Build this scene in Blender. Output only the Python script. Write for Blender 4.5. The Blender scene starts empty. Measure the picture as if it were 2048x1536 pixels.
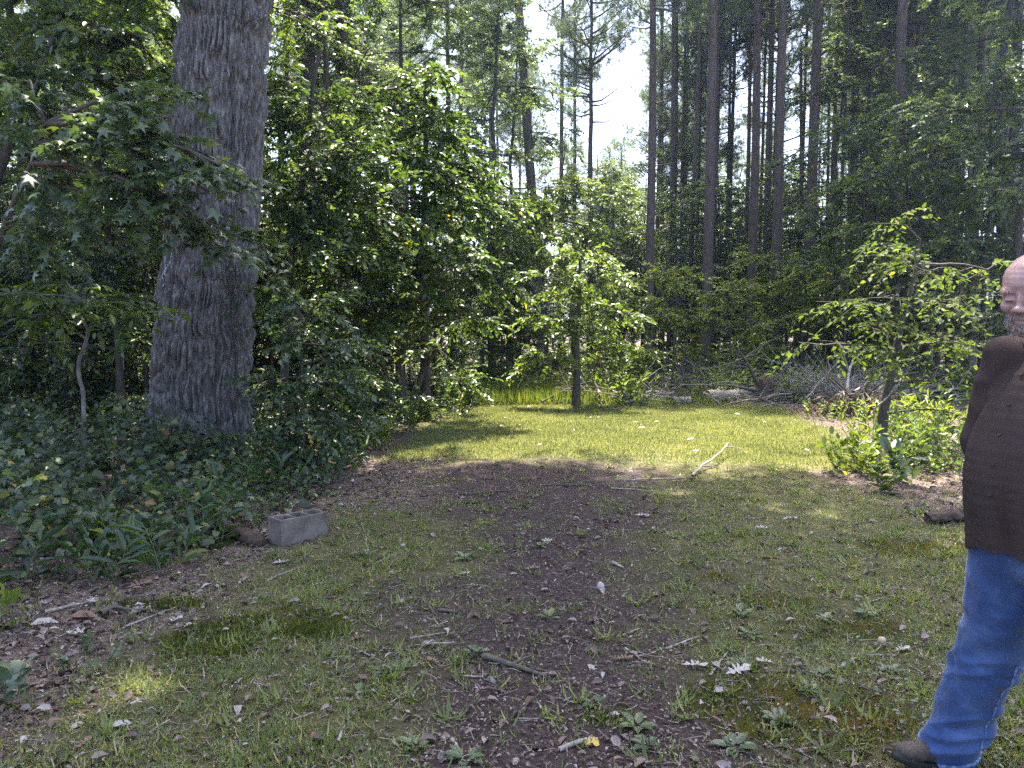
import bpy, bmesh, math, random
import numpy as np
from mathutils import Vector, Matrix

# ------------------------------------------------------------------ camera, sky, sun, exposure
scn = bpy.context.scene
COL = scn.collection
CAM_H = 1.6
PITCH = math.atan(112 / 1539)
cam = bpy.data.cameras.new('camera')
cam.sensor_width = 36.0
cam.lens = 36.0 * 1539 / 2048
cam.clip_start = 0.05
cam.clip_end = 1500
camo = bpy.data.objects.new('camera', cam)
COL.objects.link(camo)
camo.location = (0, 0, CAM_H)
camo.rotation_euler = (math.pi / 2 - PITCH, 0, 0)
scn.camera = camo

SUN_EL, SUN_AZ = math.radians(70), math.radians(5)          # azimuth clockwise from +Y (straight ahead)
world = bpy.data.worlds.new('World')
scn.world = world
world.use_nodes = True
wn = world.node_tree.nodes
sky = wn.new('ShaderNodeTexSky')
sky.sky_type = 'NISHITA'
sky.sun_disc = False
sky.sun_elevation = SUN_EL
sky.sun_rotation = SUN_AZ
sky.air_density = .8
sky.dust_density = 4.0
sky.ozone_density = 1.0
wn['Background'].inputs['Strength'].default_value = 0.15
world.node_tree.links.new(sky.outputs[0], wn['Background'].inputs['Color'])
sun = bpy.data.lights.new('sun', 'SUN')
sun.energy = 4.6
sun.angle = math.radians(0.6)
sun.color = (1.0, 0.93, 0.80)
suno = bpy.data.objects.new('sun', sun)
COL.objects.link(suno)
SUN_DIR = Vector((math.sin(SUN_AZ) * math.cos(SUN_EL), math.cos(SUN_AZ) * math.cos(SUN_EL), math.sin(SUN_EL)))
suno.rotation_euler = SUN_DIR.to_track_quat('Z', 'Y').to_euler()
suno.location = SUN_DIR * 60
vs = scn.view_settings
vs.view_transform = 'Standard'
vs.look = 'None'
vs.gamma = 1.0
vs.use_curve_mapping = False
vs.exposure = 2.4
cy = scn.cycles
cy.max_bounces = 7
cy.diffuse_bounces = 4
cy.glossy_bounces = 2
cy.transmission_bounces = 5
cy.transparent_max_bounces = 6
cy.volume_bounces = 0
cy.caustics_reflective = False
cy.caustics_refractive = False
cy.sample_clamp_indirect = 8.0
cy.use_denoising = False
cy.denoiser = 'OPENIMAGEDENOISE'
cy.denoising_input_passes = 'RGB_ALBEDO_NORMAL'
cy.denoising_prefilter = 'ACCURATE'

# ------------------------------------------------------------------ small helpers
F = 1539.0
CP, SP = math.cos(PITCH), math.sin(PITCH)

def pix(px, py, d):
    """A point seen at photo pixel (px, py) at ground distance d."""
    xc, yc = (px - 1024) / F, (768 - py) / F
    v = np.array((xc, CP + yc * SP, -SP + yc * CP))
    return np.array((0, 0, CAM_H)) + v * (d / v[1])

def gpix(px, py):
    xc, yc = (px - 1024) / F, (768 - py) / F
    v = np.array((xc, CP + yc * SP, -SP + yc * CP))
    p = np.array((0, 0, CAM_H)) + v * (CAM_H / -v[2])
    return p[0], p[1]

def norm(a):
    return a / (np.linalg.norm(a, axis=-1, keepdims=True) + 1e-9)

def _h(ix, iy, iz, seed):
    h = (ix.astype(np.int64) * 374761393 + iy.astype(np.int64) * 668265263 + iz.astype(np.int64) * 1274126177 + seed * 974634777) & 0xffffffff
    h = ((h ^ (h >> 13)) * 1274126177) & 0xffffffff
    h = ((h ^ (h >> 16)) * 2246822519) & 0xffffffff
    return ((h ^ (h >> 15)) & 0xffffff) / float(0xffffff)

def vnoise(x, y, z=None, seed=0):
    x = np.asarray(x, float); y = np.asarray(y, float)
    z = np.zeros_like(x) if z is None else np.asarray(z, float)
    i, j, k = np.floor(x), np.floor(y), np.floor(z)
    u, v, w = x - i, y - j, z - k
    u, v, w = u * u * (3 - 2 * u), v * v * (3 - 2 * v), w * w * (3 - 2 * w)
    r = 0
    for a in (0, 1):
        for b in (0, 1):
            for c in (0, 1):
                r = r + _h(i + a, j + b, k + c, seed) * (u if a else 1 - u) * (v if b else 1 - v) * (w if c else 1 - w)
    return r

def fbm(x, y, z=None, seed=0, o=3):
    s, a, t = 0, 0.5, 0
    for q in range(o):
        s = s + a * vnoise(x * 2 ** q, y * 2 ** q, None if z is None else z * 2 ** q, seed + q); t += a; a *= 0.5
    return s / t

def hgt(x, y):
    """Ground height."""
    x = np.asarray(x, float); y = np.asarray(y, float)
    z = 0.05 * (fbm(x * 0.9, y * 0.9, seed=3) - 0.5) + 0.025 * (vnoise(x * 5, y * 5, seed=7) - 0.5)
    return z + 0.10 * np.clip((-x - 2.2) / 2.0, 0, 1) + 0.25 * np.clip((y - 17) / 12, 0, 1)

class Geo:
    """Collects vertices and faces, with one number per face, and links them as one mesh object."""
    def __init__(self):
        self.v, self.f, self.r, self.n = [], [], [], 0
    def add(self, v, f, r=0.5):
        v = np.asarray(v, np.float32).reshape(-1, 3); f = np.asarray(f, np.int64)
        if len(f) == 0: return
        self.v.append(v); self.f.append(f + self.n)
        self.r.append(np.broadcast_to(np.asarray(r, np.float32), (len(f),)).copy())
        self.n += len(v)
    def mesh(self, name, mat, smooth=False):
        me = bpy.data.meshes.new(name)
        V = np.concatenate(self.v)
        me.vertices.add(len(V)); me.vertices.foreach_set('co', V.ravel())
        L = np.concatenate([f.ravel() for f in self.f])
        sz = np.concatenate([np.full(len(f), f.shape[1]) for f in self.f])
        st = np.concatenate(([0], np.cumsum(sz)[:-1]))
        me.loops.add(len(L)); me.loops.foreach_set('vertex_index', L.astype(np.int32))
        me.polygons.add(len(sz)); me.polygons.foreach_set('loop_start', st.astype(np.int32))
        if smooth: me.polygons.foreach_set('use_smooth', np.ones(len(sz), bool))
        a = me.attributes.new('rnd', 'FLOAT', 'FACE')
        a.data.foreach_set('value', np.concatenate(self.r))
        me.update(calc_edges=True)
        if mat: me.materials.append(mat)
        return me

def link(name, me, parent=None, loc=(0, 0, 0)):
    o = bpy.data.objects.new(name, me)
    COL.objects.link(o)
    o.location = loc
    if parent: o.parent = parent
    return o

def tag(o, label=None, cat=None, group=None, kind=None):
    if label: o['label'] = label
    if cat: o['category'] = cat
    if group: o['group'] = group
    if kind: o['kind'] = kind
    return o

def thing(name, label, cat, loc=(0, 0, 0), group=None, rz=0):
    o = link(name, None, None, loc)
    o.rotation_euler[2] = rz
    return tag(o, label, cat, group)

def tube(pts, rad, sides=6, cap=True):
    """Tapered tube along points -> verts, quads."""
    P = np.asarray(pts, float); n = len(P)
    R = np.broadcast_to(np.asarray(rad, float), (n,))
    T = norm(np.gradient(P, axis=0)); ref = np.array((0.31, 0.17, 0.93)) if abs(T[0][2]) < 0.9 else np.array((0.95, 0.2, 0.1))
    A = norm(np.cross(T, ref)); B = np.cross(T, A)
    th = np.arange(sides) * 2 * np.pi / sides
    V = P[:, None] + R[:, None, None] * (np.cos(th)[None, :, None] * A[:, None] + np.sin(th)[None, :, None] * B[:, None])
    i = np.arange(n - 1)[:, None] * sides; j = np.arange(sides)[None]; k = (j + 1) % sides
    f = np.stack((i + j, i + k, i + sides + k, i + sides + j), -1).reshape(-1, 4)
    return V.reshape(-1, 3), f

def caps(sides, n):
    return [list(range(sides))[::-1], [(n - 1) * sides + q for q in range(sides)]]

def curve_pts(p0, p1, n, rng, wob=0.08, sag=0.0):
    p0, p1 = np.asarray(p0, float), np.asarray(p1, float)
    t = np.linspace(0, 1, n)[:, None]
    P = p0 + (p1 - p0) * t
    L = np.linalg.norm(p1 - p0)
    w = rng.normal(0, wob * L, (n, 3)); w = np.cumsum(w, 0) / n
    w = (w - t * w[-1]); w[0] = 0; w[-1] = 0
    P = P + w
    P[:, 2] -= sag * L * (4 * t * (1 - t))[:, 0]
    return P

# ------------------------------------------------------------------ leaf shapes (x along, y across, z out of the blade)
def tmpl(v, f):
    return np.array(v, float), np.array(f)
OVATE = tmpl([(0, 0, 0), (.28, .26, .07), (.68, .22, .03), (1, 0, -.12), (.28, -.26, .07), (.68, -.22, .03)], [(0, 1, 2, 3), (0, 3, 5, 4)])
LANCE = tmpl([(0, 0, 0), (.3, .11, .03), (.7, .085, .0), (1, 0, -.2), (.3, -.11, .03), (.7, -.085, .0)], [(0, 1, 2, 3), (0, 3, 5, 4)])
DIAM = tmpl([(0, 0, 0), (.45, .3, .08), (1, 0, -.06), (.45, -.3, .08)], [(0, 1, 2, 3)])
def fan(outline, c=(.38, 0, .05)):
    v = [c] + list(outline); n = len(outline)
    return np.array(v, float), np.array([(0, 1 + i, 1 + (i + 1) % n) for i in range(n)])
def _star():
    o = [(0, .03, 0)]
    for a, r in ((128, .46), (97, .24), (62, .62), (32, .27), (0, .66), (-32, .27), (-62, .62), (-97, .24), (-128, .46)):
        q = math.radians(a); o.append((.34 + r * math.cos(q), r * math.sin(q), -.13 * (r > .4) - .03))
    o.append((0, -.03, 0))
    return fan(o)
STAR = _star()
IVY = fan([(0, .02, 0), (-.1, .3, -.05), (.12, .47, -.08), (.45, .34, 0), (.62, .36, -.06), (1, 0, -.14), (.62, -.36, -.06), (.45, -.34, 0), (.12, -.47, -.08), (-.1, -.3, -.05), (0, -.02, 0)])
OAKLEAF = fan([(0, .02, 0), (.16, .05, .02), (.2, .2, .05), (.32, .07, .02), (.4, .3, .08), (.52, .09, .02), (.62, .3, .04), (.74, .1, .0), (.86, .2, .02), (1, 0, .07),
               (.86, -.2, .03), (.74, -.1, 0), (.62, -.3, .1), (.52, -.09, .02), (.4, -.3, .07), (.32, -.07, .02), (.2, -.2, .05), (.16, -.05, 0), (0, -.02, 0)], c=(.45, 0, 0))
BLADE = tmpl([(0, .03, 0), (0, -.03, 0), (.55, .026, .10), (.55, -.026, .10), (1, 0, .0)], [(0, 1, 3), (0, 3, 2), (2, 3, 4)])
def _tuft():
    r = np.random.default_rng(5); v, f = [], []
    for i in range(22):
        d = norm(np.array((r.uniform(-.25, 1), r.normal(0, .65), r.normal(0, .65))))
        s = norm(np.cross(d, r.normal(0, 1, 3))) * .022
        b = np.array((r.uniform(-.3, .35), 0, 0)); n = len(v)
        v += [b - s, b + s, b + d * r.uniform(.7, 1.0)]; f.append((n, n + 1, n + 2))
    return np.array(v), np.array(f)
TUFT = _tuft()

def leaf_geo(g, T, pos, axis, nrm, size, rnd):
    tv, tf = T
    axis = norm(axis); side = norm(np.cross(nrm, axis)); up = np.cross(axis, side)
    V = pos[:, None] + size[:, None, None] * (tv[None, :, 0, None] * axis[:, None] + tv[None, :, 1, None] * side[:, None] + tv[None, :, 2, None] * up[:, None])
    N, k = len(pos), len(tv)
    f = (np.arange(N)[:, None, None] * k + tf[None]).reshape(-1, tf.shape[1])
    g.add(V.reshape(-1, 3), f, np.repeat(rnd, len(tf)))

def spray_leaves(rng, O, D, L, n, size, droop=.25, tilt=.5):
    """Leaves set alternately along S twigs -> pos, axis, nrm, size, rnd (flat)."""
    S = len(O); D = norm(D); L = np.broadcast_to(L, (S,))
    t = (np.arange(n)[None] + rng.uniform(.2, .9, (S, n))) / n
    up = np.array((0, 0, 1.0)); side = norm(np.cross(D + 1e-4, up))
    pos = O[:, None] + D[:, None] * (t * L[:, None])[..., None]
    pos[..., 2] -= droop * L[:, None] * t * t
    sg = np.where(np.arange(n) % 2 == 0, 1.0, -1.0)[None, :, None] * np.where(t > .93, .2, 1)[..., None]
    ax = D[:, None] * .6 + side[:, None] * sg * .8 + rng.normal(0, .28, (S, n, 3))
    ax[..., 2] -= .3
    nm = up + rng.normal(0, tilt, (S, n, 3))
    sz = size * rng.uniform(.55, 1.15, (S, n))
    base = rng.uniform(0, 1, (S, 1)) * .45 + rng.uniform(0, 1, (S, n)) * .55
    return pos.reshape(-1, 3), ax.reshape(-1, 3), nm.reshape(-1, 3), sz.ravel(), base.ravel()

# ------------------------------------------------------------------ materials
def new_mat(name):
    m = bpy.data.materials.new(name); m.use_nodes = True
    nt = m.node_tree; b = nt.nodes['Principled BSDF']
    return m, nt, b

def ramp(nt, fac, stops, interp='LINEAR'):
    r = nt.nodes.new('ShaderNodeValToRGB'); r.color_ramp.interpolation = interp
    el = r.color_ramp.elements
    while len(el) > 1: el.remove(el[0])
    el[0].position, el[0].color = stops[0][0], (*stops[0][1], 1)
    for p, c in stops[1:]:
        e = el.new(p); e.color = (*c, 1)
    nt.links.new(fac, r.inputs[0])
    return r.outputs[0]

def tex(nt, kind, scale, coord='Object', detail=4, vec=None, stretch=None, rough=.55):
    t = nt.nodes.new('ShaderNodeTex' + kind)
    t.inputs['Scale'].default_value = scale
    if kind == 'Noise':
        t.inputs['Detail'].default_value = detail; t.inputs['Roughness'].default_value = rough
    tc = nt.nodes.new('ShaderNodeTexCoord'); out = tc.outputs[coord]
    if stretch:
        mp = nt.nodes.new('ShaderNodeMapping'); mp.inputs['Scale'].default_value = stretch
        nt.links.new(out, mp.inputs[0]); out = mp.outputs[0]
    nt.links.new(out, t.inputs['Vector'])
    return t

def mixc(nt, fac, a, b):
    m = nt.nodes.new('ShaderNodeMix'); m.data_type = 'RGBA'
    for sock, val in ((0, fac), (6, a), (7, b)):
        if hasattr(val, 'is_linked'): nt.links.new(val, m.inputs[sock])
        else: m.inputs[sock].default_value = (*val, 1) if sock else val
    return m.outputs[2]

def bump(nt, b, height, strength=.3, dist=.02):
    n = nt.nodes.new('ShaderNodeBump'); n.inputs['Strength'].default_value = strength; n.inputs['Distance'].default_value = dist
    nt.links.new(height, n.inputs['Height']); nt.links.new(n.outputs[0], b.inputs['Normal'])

def leaf_mat(name, stops, trans=.38, rough=.42, spec=.5, tcol=(1.25, 1.35, .45)):
    m, nt, b = new_mat(name)
    at = nt.nodes.new('ShaderNodeAttribute'); at.attribute_name = 'rnd'
    c = ramp(nt, at.outputs['Fac'], stops)
    nt.links.new(c, b.inputs['Base Color'])
    b.inputs['Roughness'].default_value = rough
    b.inputs['Specular IOR Level'].default_value = spec
    tr = nt.nodes.new('ShaderNodeBsdfTranslucent')
    mul = nt.nodes.new('ShaderNodeMix'); mul.data_type = 'RGBA'; mul.blend_type = 'MULTIPLY'; mul.inputs[0].default_value = 1
    nt.links.new(c, mul.inputs[6]); mul.inputs[7].default_value = (tcol[0] * 1.6, tcol[1] * 1.6, tcol[2] * 1.6, 1)
    nt.links.new(mul.outputs[2], tr.inputs['Color'])
    mx = nt.nodes.new('ShaderNodeMixShader'); mx.inputs[0].default_value = trans
    nt.links.new(b.outputs[0], mx.inputs[1]); nt.links.new(tr.outputs[0], mx.inputs[2])
    nt.links.new(mx.outputs[0], nt.nodes['Material Output'].inputs['Surface'])
    return m

M = {}
M['leaf_dark'] = leaf_mat('leaf_dark_green', [(0, (.026, .048, .02)), (.6, (.05, .082, .03)), (.9, (.085, .12, .034)), (.975, (.12, .14, .03)), (.985, (.42, .28, .03)), (1, (.45, .22, .04))], rough=.4, spec=.75)
M['leaf_mid'] = leaf_mat('leaf_mid_green', [(0, (.045, .075, .022)), (.6, (.085, .125, .03)), (.9, (.14, .175, .035)), (.97, (.17, .18, .03)), (.98, (.48, .32, .03)), (1, (.5, .2, .03))], rough=.4, spec=.7)
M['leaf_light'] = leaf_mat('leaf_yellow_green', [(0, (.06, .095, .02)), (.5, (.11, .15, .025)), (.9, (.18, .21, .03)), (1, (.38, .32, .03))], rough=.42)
M['leaf_blue'] = leaf_mat('leaf_blue_green', [(0, (.045, .07, .04)), (.6, (.075, .11, .058)), (.93, (.11, .15, .06)), (.985, (.13, .17, .04)), (.992, (.45, .33, .04)), (1, (.5, .25, .04))], rough=.4, spec=.75, trans=.3)
M['leaf_ivy'] = leaf_mat('leaf_ivy_green', [(0, (.025, .05, .025)), (.6, (.05, .09, .035)), (.93, (.09, .14, .04)), (.965, (.2, .2, .06)), (.975, (.4, .26, .06)), (1, (.38, .2, .1))], rough=.4, spec=.55, trans=.3)
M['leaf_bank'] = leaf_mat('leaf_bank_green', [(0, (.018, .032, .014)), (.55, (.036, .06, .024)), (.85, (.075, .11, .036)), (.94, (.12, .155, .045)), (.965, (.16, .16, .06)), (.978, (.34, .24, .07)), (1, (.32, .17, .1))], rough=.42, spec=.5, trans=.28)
M['leaf_far'] = leaf_mat('leaf_grey_green', [(0, (.06, .085, .05)), (.6, (.10, .135, .075)), (.93, (.15, .18, .08)), (.99, (.2, .2, .06)), (1, (.4, .3, .06))], rough=.4, spec=.9, trans=.45)  # leaf colour raised to lift the shade on distant trees
M['needle'] = leaf_mat('pine_needle', [(0, (.055, .08, .045)), (1, (.12, .155, .07))], rough=.42, spec=.8, trans=.42)
M['grass'] = leaf_mat('grass_blade', [(0, (.075, .10, .028)), (.5, (.125, .16, .042)), (.85, (.2, .215, .055)), (.93, (.3, .26, .11)), (1, (.42, .34, .2))], rough=.45, spec=.4, trans=.3)
M['lawn'] = leaf_mat('lawn_grass', [(0, (.11, .13, .045)), (.5, (.19, .2, .075)), (.85, (.26, .25, .10)), (1, (.34, .3, .17))], rough=.5, spec=.3, trans=.35, tcol=(1.1, 1.15, .65))
M['moss'] = leaf_mat('moss', [(0, (.03, .05, .008)), (.5, (.065, .085, .01)), (.85, (.12, .12, .012)), (1, (.17, .10, .02))], rough=.8, spec=.1, trans=.2)
M['litter'] = leaf_mat('dead_leaf', [(0, (.05, .032, .026)), (.4, (.13, .09, .075)), (.75, (.2, .15, .135)), (.93, (.32, .27, .25)), (1, (.42, .39, .37))], rough=.6, spec=.35, trans=.12, tcol=(1, .8, .6))
M['pale_leaf'] = leaf_mat('pale_dead_leaf', [(0, (.24, .2, .18)), (1, (.45, .42, .39))], rough=.55, trans=.12, tcol=(1, .9, .75))
M['rust_leaf'] = leaf_mat('rust_dead_leaf', [(0, (.09, .045, .032)), (1, (.24, .14, .11))], rough=.6, trans=.12, tcol=(1, .7, .5))
M['yellow_leaf'] = leaf_mat('yellow_dead_leaf', [(0, (.45, .3, .05)), (1, (.55, .42, .1))], rough=.6, trans=.15, tcol=(1, .9, .4))

def bark_mat(name, c0, c1, c2, stretch=(9, 9, 1.6), bstr=.6, lichen=0.0, dist=.02):
    m, nt, b = new_mat(name)
    n1 = tex(nt, 'Noise', 2.2, stretch=stretch, detail=6, rough=.65)
    c = ramp(nt, n1.outputs[0], [(.25, c0), (.5, c1), (.75, c2)])
    n3 = tex(nt, 'Noise', 1.1, detail=3)
    if lichen:
        n2 = tex(nt, 'Noise', 48, detail=3, stretch=(1, 1, .55))
        f = ramp(nt, n2.outputs[0], [(.60, (0, 0, 0)), (.68, (1, 1, 1))])
        f3 = ramp(nt, n3.outputs[0], [(.42, (0, 0, 0)), (.6, (lichen,) * 3)])
        mu = nt.nodes.new('ShaderNodeMath'); mu.operation = 'MULTIPLY'
        nt.links.new(f, mu.inputs[0]); nt.links.new(f3, mu.inputs[1])
        c = mixc(nt, mu.outputs[0], c, (.52, .53, .54))
    nt.links.new(c, b.inputs['Base Color'])
    b.inputs['Roughness'].default_value = .8
    b.inputs['Specular IOR Level'].default_value = .3
    bump(nt, b, n1.outputs[0], bstr, dist)
    return m
M['oak_bark'] = bark_mat('oak_bark', (.05, .041, .038), (.15, .135, .132), (.38, .36, .36), stretch=(16, 16, 3.2), lichen=.9, bstr=.9, dist=.03)
M['pine_bark'] = bark_mat('pine_bark', (.05, .04, .035), (.11, .085, .075), (.2, .16, .14))
M['dark_bark'] = bark_mat('dark_bark', (.035, .03, .026), (.07, .06, .052), (.13, .115, .1))
M['grey_bark'] = bark_mat('grey_bark', (.07, .065, .06), (.15, .14, .13), (.32, .3, .28), stretch=(5, 5, 5), bstr=.3)
M['dry_wood'] = bark_mat('dry_wood', (.13, .105, .09), (.26, .22, .19), (.45, .4, .36), stretch=(14, 14, 14), bstr=.4, dist=.005)
M['pale_wood'] = bark_mat('bleached_wood', (.16, .14, .125), (.29, .265, .24), (.45, .42, .39), stretch=(10, 10, 10), bstr=.3, dist=.005)
M['rotten_wood'] = bark_mat('rotten_wood', (.03, .02, .016), (.075, .05, .038), (.2, .12, .07), stretch=(3, 16, 16), bstr=.9)
M['twig'] = bark_mat('twig_bark', (.05, .04, .034), (.09, .075, .062), (.15, .125, .1), stretch=(20, 20, 20), bstr=.2, dist=.003)
# ------------------------------------------------------------------ ground
def sstep(a, b, x):
    t = np.clip((x - a) / (b - a), 0, 1); return t * t * (3 - 2 * t)

def lawn_mask(x, y):
    """1 on the mown lawn."""
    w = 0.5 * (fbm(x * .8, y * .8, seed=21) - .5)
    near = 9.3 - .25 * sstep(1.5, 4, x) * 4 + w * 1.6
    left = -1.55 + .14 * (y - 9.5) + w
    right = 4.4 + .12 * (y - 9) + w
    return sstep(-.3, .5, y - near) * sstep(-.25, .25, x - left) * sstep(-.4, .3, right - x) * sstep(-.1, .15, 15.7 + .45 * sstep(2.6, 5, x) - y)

def soil_mask(x, y):
    """1 on the bare dark track."""
    w = fbm(x * 1.3, y * 1.3, seed=31, o=4) - .5
    cx = .22 + .02 * y
    half = .62 + .16 * sstep(5, 8.5, y) * 3
    a = sstep(half + .55, half - .35, np.abs(x - cx) + w * 1.5)
    a = a * sstep(9.9, 8.6, y + w * 2)
    return a

def litter_mask(x, y):
    w = fbm(x * 1.1, y * 1.1, seed=41) - .5
    l = sstep(-1.15, -1.85, x + w * 1.4) * sstep(9.5, 8, y) * sstep(3.75, 4.25, y + w)
    l = np.maximum(l, sstep(-.55, -1.2, x + w) * sstep(6.2, 7.2, y) * sstep(12.5, 10, y))
    r = sstep(3.0, 3.7, x + w) * sstep(5.8, 6.5, y) * sstep(9.5, 8.5, y)
    back = sstep(15.9, 16.8, y + w)
    side = np.maximum(sstep(-1.6, -2.2, x), sstep(4.6, 5.4, x) * sstep(7, 8, y))
    return np.clip(np.maximum.reduce([l, r, back, side]), 0, 1)

def moss_mask(x, y):
    m = 0
    for px, py, rx, ry in ((440, 1290, .33, .22), (560, 1240, .3, .16), (420, 1085, .2, .22), (640, 1260, .25, .2), (300, 1210, .3, .1), (1430, 1160, .12, .08),
                           (1850, 1100, .55, .28), (1640, 1440, .4, .3), (1500, 1400, .3, .2), (1560, 1205, .3, .14), (1700, 1260, .35, .15), (1230, 1440, .15, .07)):
        cx, cyy = gpix(px, py)
        d = ((x - cx) / rx) ** 2 + ((y - cyy) / ry) ** 2
        m = np.maximum(m, sstep(1.25, .55, d + 1.6 * (fbm(x * 5, y * 5, seed=51) - .5)))
    return m

def build_ground():
    xs = np.concatenate((-np.geomspace(170, 8.2, 22), np.arange(-8, 8.01, .055), np.geomspace(8.2, 170, 22)))
    ys = np.concatenate((-np.geomspace(55, .6, 14), np.arange(-.5, 17.5, .055), np.geomspace(17.7, 250, 40)))
    X, Y = np.meshgrid(xs, ys)
    x, y = X.ravel(), Y.ravel()
    z = hgt(x, y) + .012 * (vnoise(x * 18, y * 18, seed=61) - .5)
    nx, ny = len(xs), len(ys)
    i = np.arange(ny - 1)[:, None] * nx + np.arange(nx - 1)[None]
    f = np.stack((i, i + 1, i + nx + 1, i + nx), -1).reshape(-1, 4)
    g = Geo(); g.add(np.stack((x, y, z), 1), f)
    m, nt, b = new_mat('forest_soil')
    def A(n):
        a = nt.nodes.new('ShaderNodeAttribute'); a.attribute_name = n; return a.outputs['Fac']
    fine = tex(nt, 'Noise', 38, detail=6, rough=.7).outputs[0]
    mid = tex(nt, 'Noise', 7, detail=5, rough=.65).outputs[0]
    soil = ramp(nt, fine, [(.3, (.022, .014, .0135)), (.5, (.046, .031, .03)), (.62, (.085, .062, .058)), (.75, (.2, .165, .155))])
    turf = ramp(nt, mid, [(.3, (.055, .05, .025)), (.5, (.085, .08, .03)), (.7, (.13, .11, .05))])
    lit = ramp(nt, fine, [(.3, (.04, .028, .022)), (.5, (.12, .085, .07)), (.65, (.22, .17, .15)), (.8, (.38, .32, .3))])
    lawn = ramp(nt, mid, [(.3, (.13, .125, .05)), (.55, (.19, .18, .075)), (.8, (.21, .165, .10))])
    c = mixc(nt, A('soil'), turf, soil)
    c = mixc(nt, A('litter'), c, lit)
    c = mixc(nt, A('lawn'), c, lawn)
    c = mixc(nt, A('moss'), c, (.05, .05, .012))
    nt.links.new(c, b.inputs['Base Color'])
    b.inputs['Roughness'].default_value = .9; b.inputs['Specular IOR Level'].default_value = .2
    bump(nt, b, fine, .9, .02)
    me = g.mesh('ground', m, smooth=True)
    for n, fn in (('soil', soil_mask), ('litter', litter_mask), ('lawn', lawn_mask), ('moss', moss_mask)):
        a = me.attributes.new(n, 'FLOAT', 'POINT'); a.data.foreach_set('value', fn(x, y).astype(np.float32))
    tag(link('ground', me), 'forest clearing ground with a bare soil track running into a mown lawn', kind='structure')
build_ground()

# ------------------------------------------------------------------ trees
CAMP = np.array((0, 0, CAM_H))
LEAFVAR = {}
def leaf_part(T, tname, mat, k):
    key = (tname, mat.name, k)
    if key not in LEAFVAR:
        g = Geo(); leaf_geo(g, T, np.zeros((1, 3)), np.array([(1., 0, 0)]), np.array([(0, 0, 1.)]), np.ones(1), np.array([(k + .5) / 12 if k < 12 else .99]))
        LEAFVAR[key] = g.mesh('leaf', mat)
    return LEAFVAR[key]

def leaves_to(parent, origin, T, tname, mat, L, n_parts=0, name='foliage', shade=None):
    """Leaf arrays -> the n_parts leaves showing largest become children of their own, the rest one mesh."""
    pos, ax, nm, sz, rn = L
    if n_parts:
        v = pos - CAMP
        px = v[:, 0] / np.maximum(v[:, 1], .1) * F + 1024
        py = 656 - v[:, 2] / np.maximum(v[:, 1], .1) * F
        key = np.where((px > -20) & (px < 2068) & (py > -20) & (py < 1550), v[:, 1] / sz, 1e9)
        idx = np.argsort(key)[:n_parts]
        idx = idx[key[idx] < 1e8]
        a = norm(ax[idx]); s = norm(np.cross(nm[idx], a)); u = np.cross(a, s)
        for q, i in enumerate(idx):
            k = min(int(rn[i] * 12), 11) if rn[i] < .982 else 12
            mtx = Matrix(((a[q][0], s[q][0], u[q][0]), (a[q][1], s[q][1], u[q][1]), (a[q][2], s[q][2], u[q][2])))
            o = link('leaf', leaf_part(T, tname, mat, k), parent)
            o.location = pos[i] - origin; o.rotation_euler = mtx.to_euler(); o.scale = (sz[i],) * 3
        keep = np.ones(len(pos), bool); keep[idx] = False
        pos, ax, nm, sz, rn = pos[keep], ax[keep], nm[keep], sz[keep], rn[keep]
    if not len(pos): return None
    g = Geo(); leaf_geo(g, T, pos - origin, ax, nm, sz, rn)
    return tag(link(name, g.mesh(name, mat), parent), kind='stuff')

def cat(Ls):
    return [np.concatenate(q) for q in zip(*Ls)]

def grow(rng, g, path, rad, centre, r3, nsub, nspray, n, size, droop=.25, tilt=.5, L=.5, outward=.7, flat=0):
    """One branch from the trunk path into an ellipsoid of foliage: woody tubes go to g, leaf arrays come back."""
    path = np.asarray(path, float); c = np.asarray(centre, float); r3 = np.asarray(r3, float)
    d = np.linalg.norm((path - c) * np.array((1, 1, 1.3)) + np.array((0, 0, .35 * r3[2])), axis=1)
    a = path[int(np.argmin(d))]
    main = curve_pts(a, c, 7, rng, .07, -.06)
    br = min(rad * .6, .012 + .011 * np.linalg.norm(c - a))
    g.add(*tube(main, np.linspace(br, br * .45, 7), 5))
    O, D, LL = [], [], []
    for i in range(nsub):
        u = norm(rng.normal(0, 1, 3)); u[2] *= .8
        tip = c + u * r3 * rng.uniform(.55, 1.05) ** .6
        s0 = main[rng.integers(2, 7)]
        sub = curve_pts(s0, tip, 5, rng, .09, -.03)
        g.add(*tube(sub, np.linspace(br * .4, .004, 5), 3))
        for j in range(nspray):
            t = rng.uniform(.35, 1.0); k = min(int(t * 4), 3); q = sub[k] + (sub[k + 1] - sub[k]) * (t * 4 - k)
            dd = norm(tip - s0) * .5 + norm(q - c) * outward + rng.normal(0, .55, 3)
            dd[2] = dd[2] * .5 - .12
            O.append(q); D.append(dd); LL.append(L * rng.uniform(.6, 1.25))
    O, D, LL = np.array(O), norm(np.array(D)), np.array(LL)
    for o_, d_, l_ in zip(O[::2], D[::2], LL[::2]):
        g.add(*tube(np.array((o_, o_ + d_ * l_ * .5 - (0, 0, droop * l_ * .25), o_ + d_ * l_ - (0, 0, droop * l_))), (.004, .003, .0015), 3))
    return spray_leaves(rng, O, D, LL, n, size, droop, tilt)

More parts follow.
